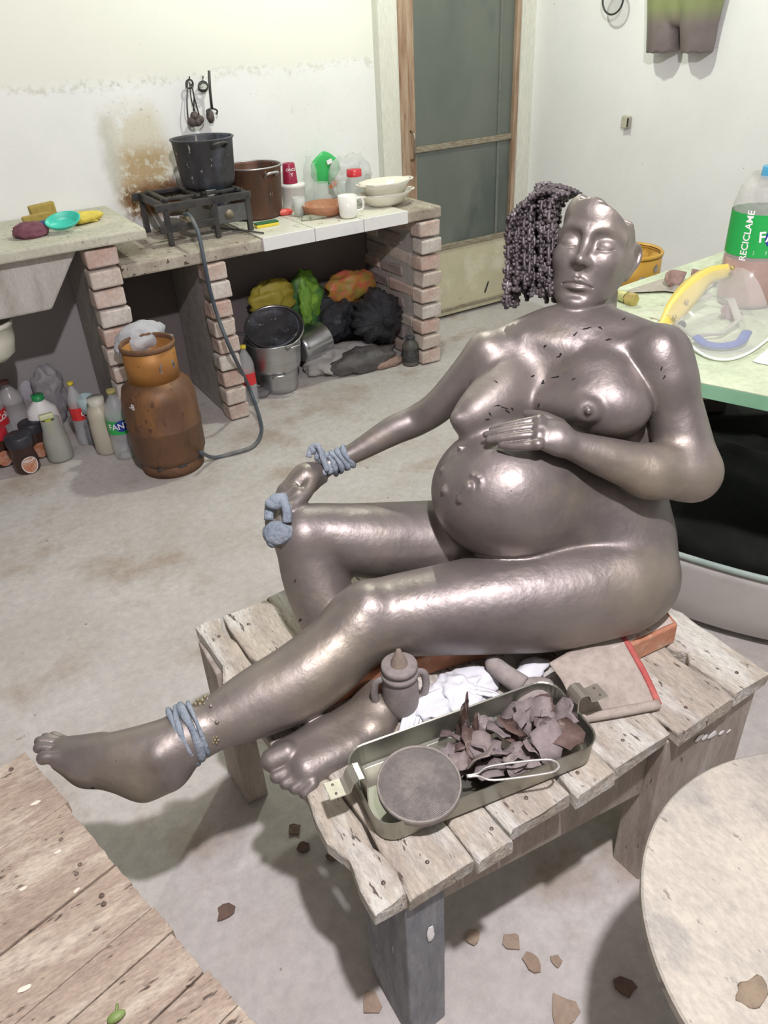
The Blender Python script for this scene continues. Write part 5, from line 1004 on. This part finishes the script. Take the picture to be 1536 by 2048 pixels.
# ------------------------------------------------------------------ on the right-hand wall
rp = lambda x, y, off=.0: Vector(atx(x, y, WR-off))
c = rp(1226, -2, .06); t = T('hoop_sieve', 'round wire hoop hanging high on the right wall', 'hoop', c)
MB().tube([c+Vector((0, .066*math.cos(a), .062*math.sin(a))) for a in np.linspace(0, 2*math.pi, 40)[:-1]], .0045, 8, True).build('hoop_ring', iron, t, True)
MB().lathe(c, [(.001, .001), (.063, .001)], (1, 0, 0), 36).build('net', G('hoop_net', (.6, .6, .6), (.5, .5, .5), 60, .8, alpha=.35), t)
c = Vector((WR, 2.74, 1.45)); TM2 = np.array([(0, -1, 0), (0, 0, 1), (-1, 0, 0)], float)
cc = lambda y, z, x=0: np.array([WR-.03-x, y, z])
tg = [(0, chain([(cc(2.85, 1.62, .0), .095), (cc(2.84, 1.50), .088), (cc(2.835, 1.37), .080)], .02)+chain([(cc(2.65, 1.62, .0), .095), (cc(2.655, 1.50), .086), (cc(2.645, 1.37), .070)], .02)+[ell((WR-.04, 2.75, 1.60), (.16, .10, .07), TM2, .03), ell((WR-.075, 2.75, 1.535), (.035, .05, .03), TM2, .02)]),
      (None, [half((WR-.012, 0, 0), (1, 0, 0), (WR-.3, 2.4, 1.2), (WR+.3, 3.1, 1.9)), half((0, 0, 1.385), (0, 0, -1), (WR-.3, 2.4, 1.2), (WR+.3, 3.1, 1.9), warp=lambda X, Y, Z: (.004*np.sin(Y*130)).astype(np.float32))])]
P, Q = sculpt(tg, (WR-.2, 2.5, 1.3), (WR+.05, 3.0, 1.9), .005)
pm = mat('relief_bronze', (.20, .165, .16), (.27, .23, .225), 6, .5, .3, bump=.2)
tag(mesh_np('torso_relief', P, Q, pm), 'cast relief of hips and thighs hanging high on the right wall', 'relief')
nt = pm.node_tree; bs_ = nt.nodes['Principled BSDF']; sr = bs_.inputs['Base Color'].links[0].from_socket; tcx = nt.nodes.new('ShaderNodeTexCoord'); sx_ = nt.nodes.new('ShaderNodeSeparateXYZ'); nt.links.new(tcx.outputs['Object'], sx_.inputs[0]); mr = nt.nodes.new('ShaderNodeMapRange'); mr.inputs[1].default_value = 1.49; mr.inputs[2].default_value = 1.56; nt.links.new(sx_.outputs[2], mr.inputs[0]); mm = nt.nodes.new('ShaderNodeMix'); mm.data_type = 'RGBA'; nt.links.new(mr.outputs[0], mm.inputs[0]); nt.links.new(sr, mm.inputs[6]); mm.inputs[7].default_value = (.30, .34, .16, 1); nt.links.new(mm.outputs[2], bs_.inputs['Base Color'])
c = rp(1257, 243, .0); t = T('wall_socket', 'small broken wall fitting sticking out of the right wall', 'fitting', c)
MB().box(c+Vector((-.03, -.022, -.028)), c+Vector((0, .022, .028)), jit=.003).build('fitting_body', G('fitting_cream', (.58, .56, .44), (.48, .46, .36), 30, .7, bump=.3), t, bevel=.006); MB().box(c+Vector((-.036, -.028, -.02)), c+Vector((-.03, -.022, .02))).build('bracket', iron, t)
# ------------------------------------------------------------------ scraps on the floor
sm_ = [G('scrap_tan', (.42, .33, .25), (.36, .27, .20), 12, .8), G('scrap_brown', (.20, .13, .10), (.15, .10, .08), 12, .8)]
for (x, y, r, k, lb) in ((945, 1877, .016, 0, 'tan wood chip between the near bench leg and the turntable, the left one'), (1023, 1885, .019, 0, 'tan curled wood chip beside the two small flat chips'), (1064, 1928, .020, 0, 'squarish tan chip on the floor right of the near bench leg'), (1113, 1925, .014, 0, 'pale grey chip next to the squarish tan one'), (745, 2010, .022, 0, 'pale chip at the foot of the near bench leg'), (452, 1828, .020, 1, 'brown flake on the floor between plank table and bench'), (590, 1660, .018, 1, 'dark flake in the bench shadow, farther one'), (606, 1697, .016, 1, 'dark flake in the bench shadow, middle one'), (664, 1713, .014, 1, 'dark flake in the bench shadow, nearest one'), (1128, 2025, .030, 0, 'large pale bark piece at the lower edge of the floor'), (1250, 1975, .022, 1, 'dark dry leaf near the turntable shadow')):
    p = fz(x, y); n = 9; pts = [p+Vector((r*rnd.uniform(.6, 1.2)*math.cos(a), r*rnd.uniform(.6, 1.2)*math.sin(a), .002+rnd.uniform(0, .004))) for a in np.linspace(0, 6.28, n+1)[:-1]]
    tag(MB().prism(pts, .003).build('floor_scrap', sm_[k], None), lb, 'scrap')
# ------------------------------------------------------------------ the bronze figure
def bronze():
    m = mat('bronze_patina', (.185, .163, .160), (.295, .262, .238), 4.2, .34, .62, bump=.5, bdist=.0035, c3=(.36, .315, .24), sc3=3.4, at3=.50, pits=(.03, .025, .025), pit_sc=95, pit_at=.275, det=7)
    nt = m.node_tree; b = nt.nodes['Principled BSDF']; tc = nt.nodes.new('ShaderNodeTexCoord'); n = nt.nodes.new('ShaderNodeTexNoise'); n.inputs['Scale'].default_value = 9; n.inputs['Detail'].default_value = 8; nt.links.new(tc.outputs['Object'], n.inputs['Vector'])
    r = nt.nodes.new('ShaderNodeMapRange'); r.inputs[1].default_value = .3; r.inputs[2].default_value = .7; r.inputs[3].default_value = .38; r.inputs[4].default_value = .56; nt.links.new(n.outputs[0], r.inputs[0]); nt.links.new(r.outputs[0], b.inputs['Roughness'])
    b.inputs["Specular IOR Level"].default_value = .7
    bp = [x for x in nt.nodes if x.type == "BUMP"][0]; [setattr(x.color_ramp.elements[1], 'position', .72) for x in nt.nodes if x.type == 'VALTORGB' and abs(x.color_ramp.elements[0].position-.50) < 1e-4]; b2 = nt.nodes.new("ShaderNodeBump"); b2.inputs["Strength"].default_value = .26; b2.inputs["Distance"].default_value = .008; n2 = nt.nodes.new("ShaderNodeTexNoise"); n2.inputs["Scale"].default_value = 24; n2.inputs["Detail"].default_value = 3; nt.links.new(tc.outputs["Object"], n2.inputs["Vector"]); nt.links.new(n2.outputs[0], b2.inputs["Height"]); nt.links.new(b2.outputs[0], bp.inputs["Normal"]); return m
brz = bronze()
bg = body_groups(); hg, cutb, g2, hc, hax, HL_, hu = head_groups()
hcn = atd(1060, 865, 1.375)
P, Q = sculpt(bg+hg+[(None, cutb+g2)], (-.2, .6, .44), (1.35, 1.4, 1.42), 0.0038, [(hc-.13, hc+.13), (hcn-.085, hcn+.085), (atd(120, 1510, 1.38)-.07, atd(120, 1510, 1.38)+.07), (atd(580, 1535, 1.37)-.06, atd(580, 1535, 1.37)+.06), (atd(580, 1010, 1.55)-.08, atd(580, 1010, 1.55)+.08)])
st = T('bronze_figure', 'life-size bronze figure of a pregnant woman reclining on the bench', 'statue', (.9, .9, BZ+.056))
fig = mesh_np('body', P, Q, brz); attach(fig, st)
# knotted locks of hair
hairm = G('hair_bronze', (.045, .035, .038), (.14, .12, .125), 34, .5, .35, bump=.3, c3=(.30, .27, .29), sc3=30, at3=.56)
rt, up, fw = [Vector(a) for a in hax]
def Hp(px, py, d): return Vector(atd(px, py, d))
rh = random.Random(5)
ico = bmesh.new(); bmesh.ops.create_icosphere(ico, subdivisions=1, radius=1); IV = [v.co*rh.uniform(.7, 1.25) for v in ico.verts]; IF = [tuple(v.index for v in f.verts) for f in ico.faces]; ico.free()
locks = []
for k in range(30):
    s = k/29; layer = k % 3
    if .47 < s < .55 or .73 < s < .79: continue
    x_end = 1018+ (s*95)+rh.uniform(-4, 4); d = 1.52+layer*.035+rh.uniform(-.01, .01)
    x0 = 1165-rh.uniform(0, 50); y0 = 384+ (1165-x0)*.22+layer*3
    xm = x_end+ (8 if s < .5 else 2); ym = 372+abs(s-.55)*70+rh.uniform(-4, 8)
    ye = 600+22*s-rh.uniform(0, 38)+(18 if s < .2 else 0)
    top = 395+ (1-s)*36
    pts = [Hp(x0, y0, d-.01), Hp((x0+xm)/2, min(y0, ym)-6*(1-layer*.4), d), Hp(xm+2, ym+16, d), Hp(x_end, top+45, d+.005), Hp(x_end+rh.uniform(-3, 3), (top+ye)/2, d+.005), Hp(x_end+rh.uniform(-5, 5)-(3 if s < .3 else 0), ye, d)]
    locks.append(pts)
for pts in locks:
    m_ = MB(); seg = 12; path = []
    Qs = [2*pts[0]-pts[1]]+pts+[2*pts[-1]-pts[-2]]
    for i in range(1, len(Qs)-2):
        for j in range(seg):
            t_ = j/seg; path.append(0.5*((2*Qs[i])+(Qs[i+1]-Qs[i-1])*t_+(2*Qs[i-1]-5*Qs[i]+4*Qs[i+1]-Qs[i+2])*t_*t_+(3*Qs[i]-Qs[i-1]-3*Qs[i+1]+Qs[i+2])*t_**3))
    m_.tube(path[::3]+[pts[-1]], .0045, 6)
    acc = 0; lastp = path[0]; ph = rh.uniform(0, 6)
    for p in path:
        acc += (p-lastp).length; lastp = p
        if acc > .0072:
            acc = 0; ph += 2.3
            for q in (0, 3.14):
                o = Vector((math.cos(ph+q), math.sin(ph+q), rh.uniform(-.3, .3)))*.0058; r = rh.uniform(.0040, .0060)
                m_.add([p+o+v*r for v in IV], IF)
    attach(m_.build('hair_lock', hairm, None, True), st)
# grey-blue clay wrappings
clay = G('blue_clay', (.28, .34, .41), (.42, .48, .55), 30, .85, bump=1, bdist=.008, pits=(.10, .12, .15), pit_sc=60, pit_at=.34)
def band(c, axis, r, w, lump=.1, nm='clay_band', n=30, sx=1, ph=0):
    c = Vector(c); X, Y, Z = frame(axis); m_ = MB()
    m_.tube([c+X*r*math.cos(a)*(1+lump*.2*math.sin(7*a+ph))+Y*r*sx*math.sin(a)+Z*w*.5*math.sin(2*a+ph) for a in np.linspace(0, 2*math.pi, n+1)[:-1]], lambda q: w*(1+lump*math.sin(23*q+ph)), 8, True)
    return attach(m_.build(nm, clay, None, True), st)
wa = Vector(atd(708, 906, 1.63)-atd(660, 931, 1.626))
for k, (x, y, r) in enumerate(((694, 913, 22), (684, 918, 22.5), (674, 923, 22.5), (664, 928, 22))): band(atd(x, y, 1.63), wa, r*1.63/FOC, .0055, .25, ph=k)
m_ = MB()
for (x, y, r) in ((640, 905, 9), (628, 900, 9), (645, 920, 9), (636, 914, 8), (655, 935, 8), (648, 944, 7), (660, 942, 7), (618, 908, 6)): m_.blob(atd(x, y, 1.60), (r/950, r/1100, r/900), 3, .25, 60, x)
m_.tube([atd(617, 915, 1.60), atd(622, 896, 1.60), atd(636, 893, 1.59), atd(645, 915, 1.59), atd(655, 942, 1.595)], .006, 8, smooth=5)
attach(m_.build('clay_lump', clay, None, True), st)
m_ = MB(); vs = []
for i in range(25):
    a = 2*math.pi*i/24; vs.append((a, 1))
cpt = Vector(atd(557, 1052, 1.50)); X = Vector(CR); Y = Vector(CU); Zc = -Vector(CF)
m_.blob(Vector(atd(555, 1066, 1.505)), (.030, .024, .036), 4, .12, 40, 3, M=Matrix((X, Y, Zc)).transposed()@Matrix.Diagonal((1, 1.0, .5))@Matrix.Rotation(0, 3, 'X'))
m_.tube([atd(537, 1040, 1.51), atd(540, 1010, 1.515), atd(552, 996, 1.51), atd(566, 1002, 1.505), atd(574, 1022, 1.50), atd(574, 1045, 1.50)], .0095, 8, smooth=5)
m_.blob(Vector(atd(553, 1003, 1.505)), (.024, .015, .015), 3, .25, 50, 4); m_.blob(Vector(atd(545, 1080, 1.51)), (.014, .012, .016), 3, .2, 50, 5)
attach(m_.build('clay_lump', clay, None, True), st)
la = Vector(atd(440, 1442, 1.395)-atd(340, 1488, 1.37))
for (x, y, r, w) in ((361, 1474, 61, .0045), (371, 1470, 60, .0052), (386, 1463, 58, .0075), (399, 1457, 57, .0038)): band(atd(x, y, 1.382), la, r*1.382/FOC*.99, w, .18, 'plait' if w > .007 else 'clay_band', 48, ph=x)
for (x, y, r) in ((343, 1418, 5), (350, 1410, 6), (362, 1405, 6), (332, 1417, 4), (376, 1410, 4)): pass
gold = G('gold_patina', (.34, .29, .18), (.28, .24, .15), 20, .45, .4, bump=.3)
def flower(px, py, d, r):
    m_ = MB(); c = Vector(atd(px, py, d)); m_.blob(c, (r*.35,)*3, 1)
    for k in range(6): a = k*math.pi/3; m_.blob(c+(X*math.cos(a)+Y*math.sin(a))*r*.62, (r*.3,)*3, 1)
    attach(m_.build('flower', gold, None, True), st)
flower(400, 1408, 1.373, .013); flower(430, 1480, 1.346, .009)
for (x, y, d) in ((410, 1393, 1.395), (415, 1398, 1.384), (422, 1412, 1.360), (434, 1444, 1.345)): attach(MB().blob(atd(x, y, d), (.004,)*3, 2).build('bead', gold if x < 415 else brz, None, True), st)

# cracks and pits of the unfinished casting, laid on the modelled surface
from mathutils.bvhtree import BVHTree
bvh = BVHTree.FromPolygons([tuple(p) for p in P], [tuple(int(i) for i in q) for q in Q])
crk = G('crack_dark', (.012, .010, .010), (.02, .018, .018), 20, .9)
def surf(px, py): d = Vector(ray(px, py)).normalized(); return bvh.ray_cast(Vector(CAM), d)[:2]
def crack(px, py, a, L, w):
    hit, nrm = surf(px, py)
    if hit is None: return
    m_ = MB(); up_ = []; n = 7; a = math.radians(a); rc = random.Random(int(px*7+py))
    for s in (1, -1):
        for i in (range(n) if s > 0 else range(n-2, 0, -1)):
            t_ = i/(n-1)-.5; ww = w*(.25-t_*t_)*4*s*rc.uniform(.5, 1.3); off = rc.uniform(-.25, .25)*w*2
            x = t_*L*math.cos(a)-(ww+off)*math.sin(a); y = t_*L*math.sin(a)+(ww+off)*math.cos(a); h2, n2 = surf(px+x, py-y)
            up_.append((h2-Vector(ray(px, py)).normalized()*.0012) if h2 is not None and (h2-hit).length < .05 else hit)
    attach(m_.add(up_, [tuple(range(len(up_)))]).build('crack', crk, None), st)
for c in ((1110, 754, 12, 18, 1.6), (1085, 764, 60, 10, 1.8), (1065, 752, 20, 10, 1.5), (1090, 692, 30, 9, 2), (1118, 712, 35, 16, 1.8), (1122, 708, 80, 8, 2), (1147, 758, 30, 9, 1.2), (1175, 656, 15, 22, 1.8), (1150, 668, 40, 14, 1.8), (1200, 655, -30, 12, 2), (1217, 679, 5, 14, 1.4), (1248, 637, 30, 10, 1.2), (992, 763, -30, 10, 1.2), (995, 811, 4, 16, 1.3), (1008, 815, -18, 20, 1.4), (1015, 822, -30, 14, 1.3), (1025, 818, -60, 9, 1.3), (980, 828, -55, 12, 1.6), (975, 839, 0, 9, 1.5), (1077, 811, 70, 12, 1.2), (1086, 766, 0, 8, 1.6), (590, 1163, 80, 8, 1.4), (600, 1240, 60, 10, 1.6), (1323, 737, 70, 10, 1.5), (1328, 755, 60, 12, 1.7), (1366, 1080, 20, 8, 1), (186, 1578, 0, 9, 3)): crack(*c)
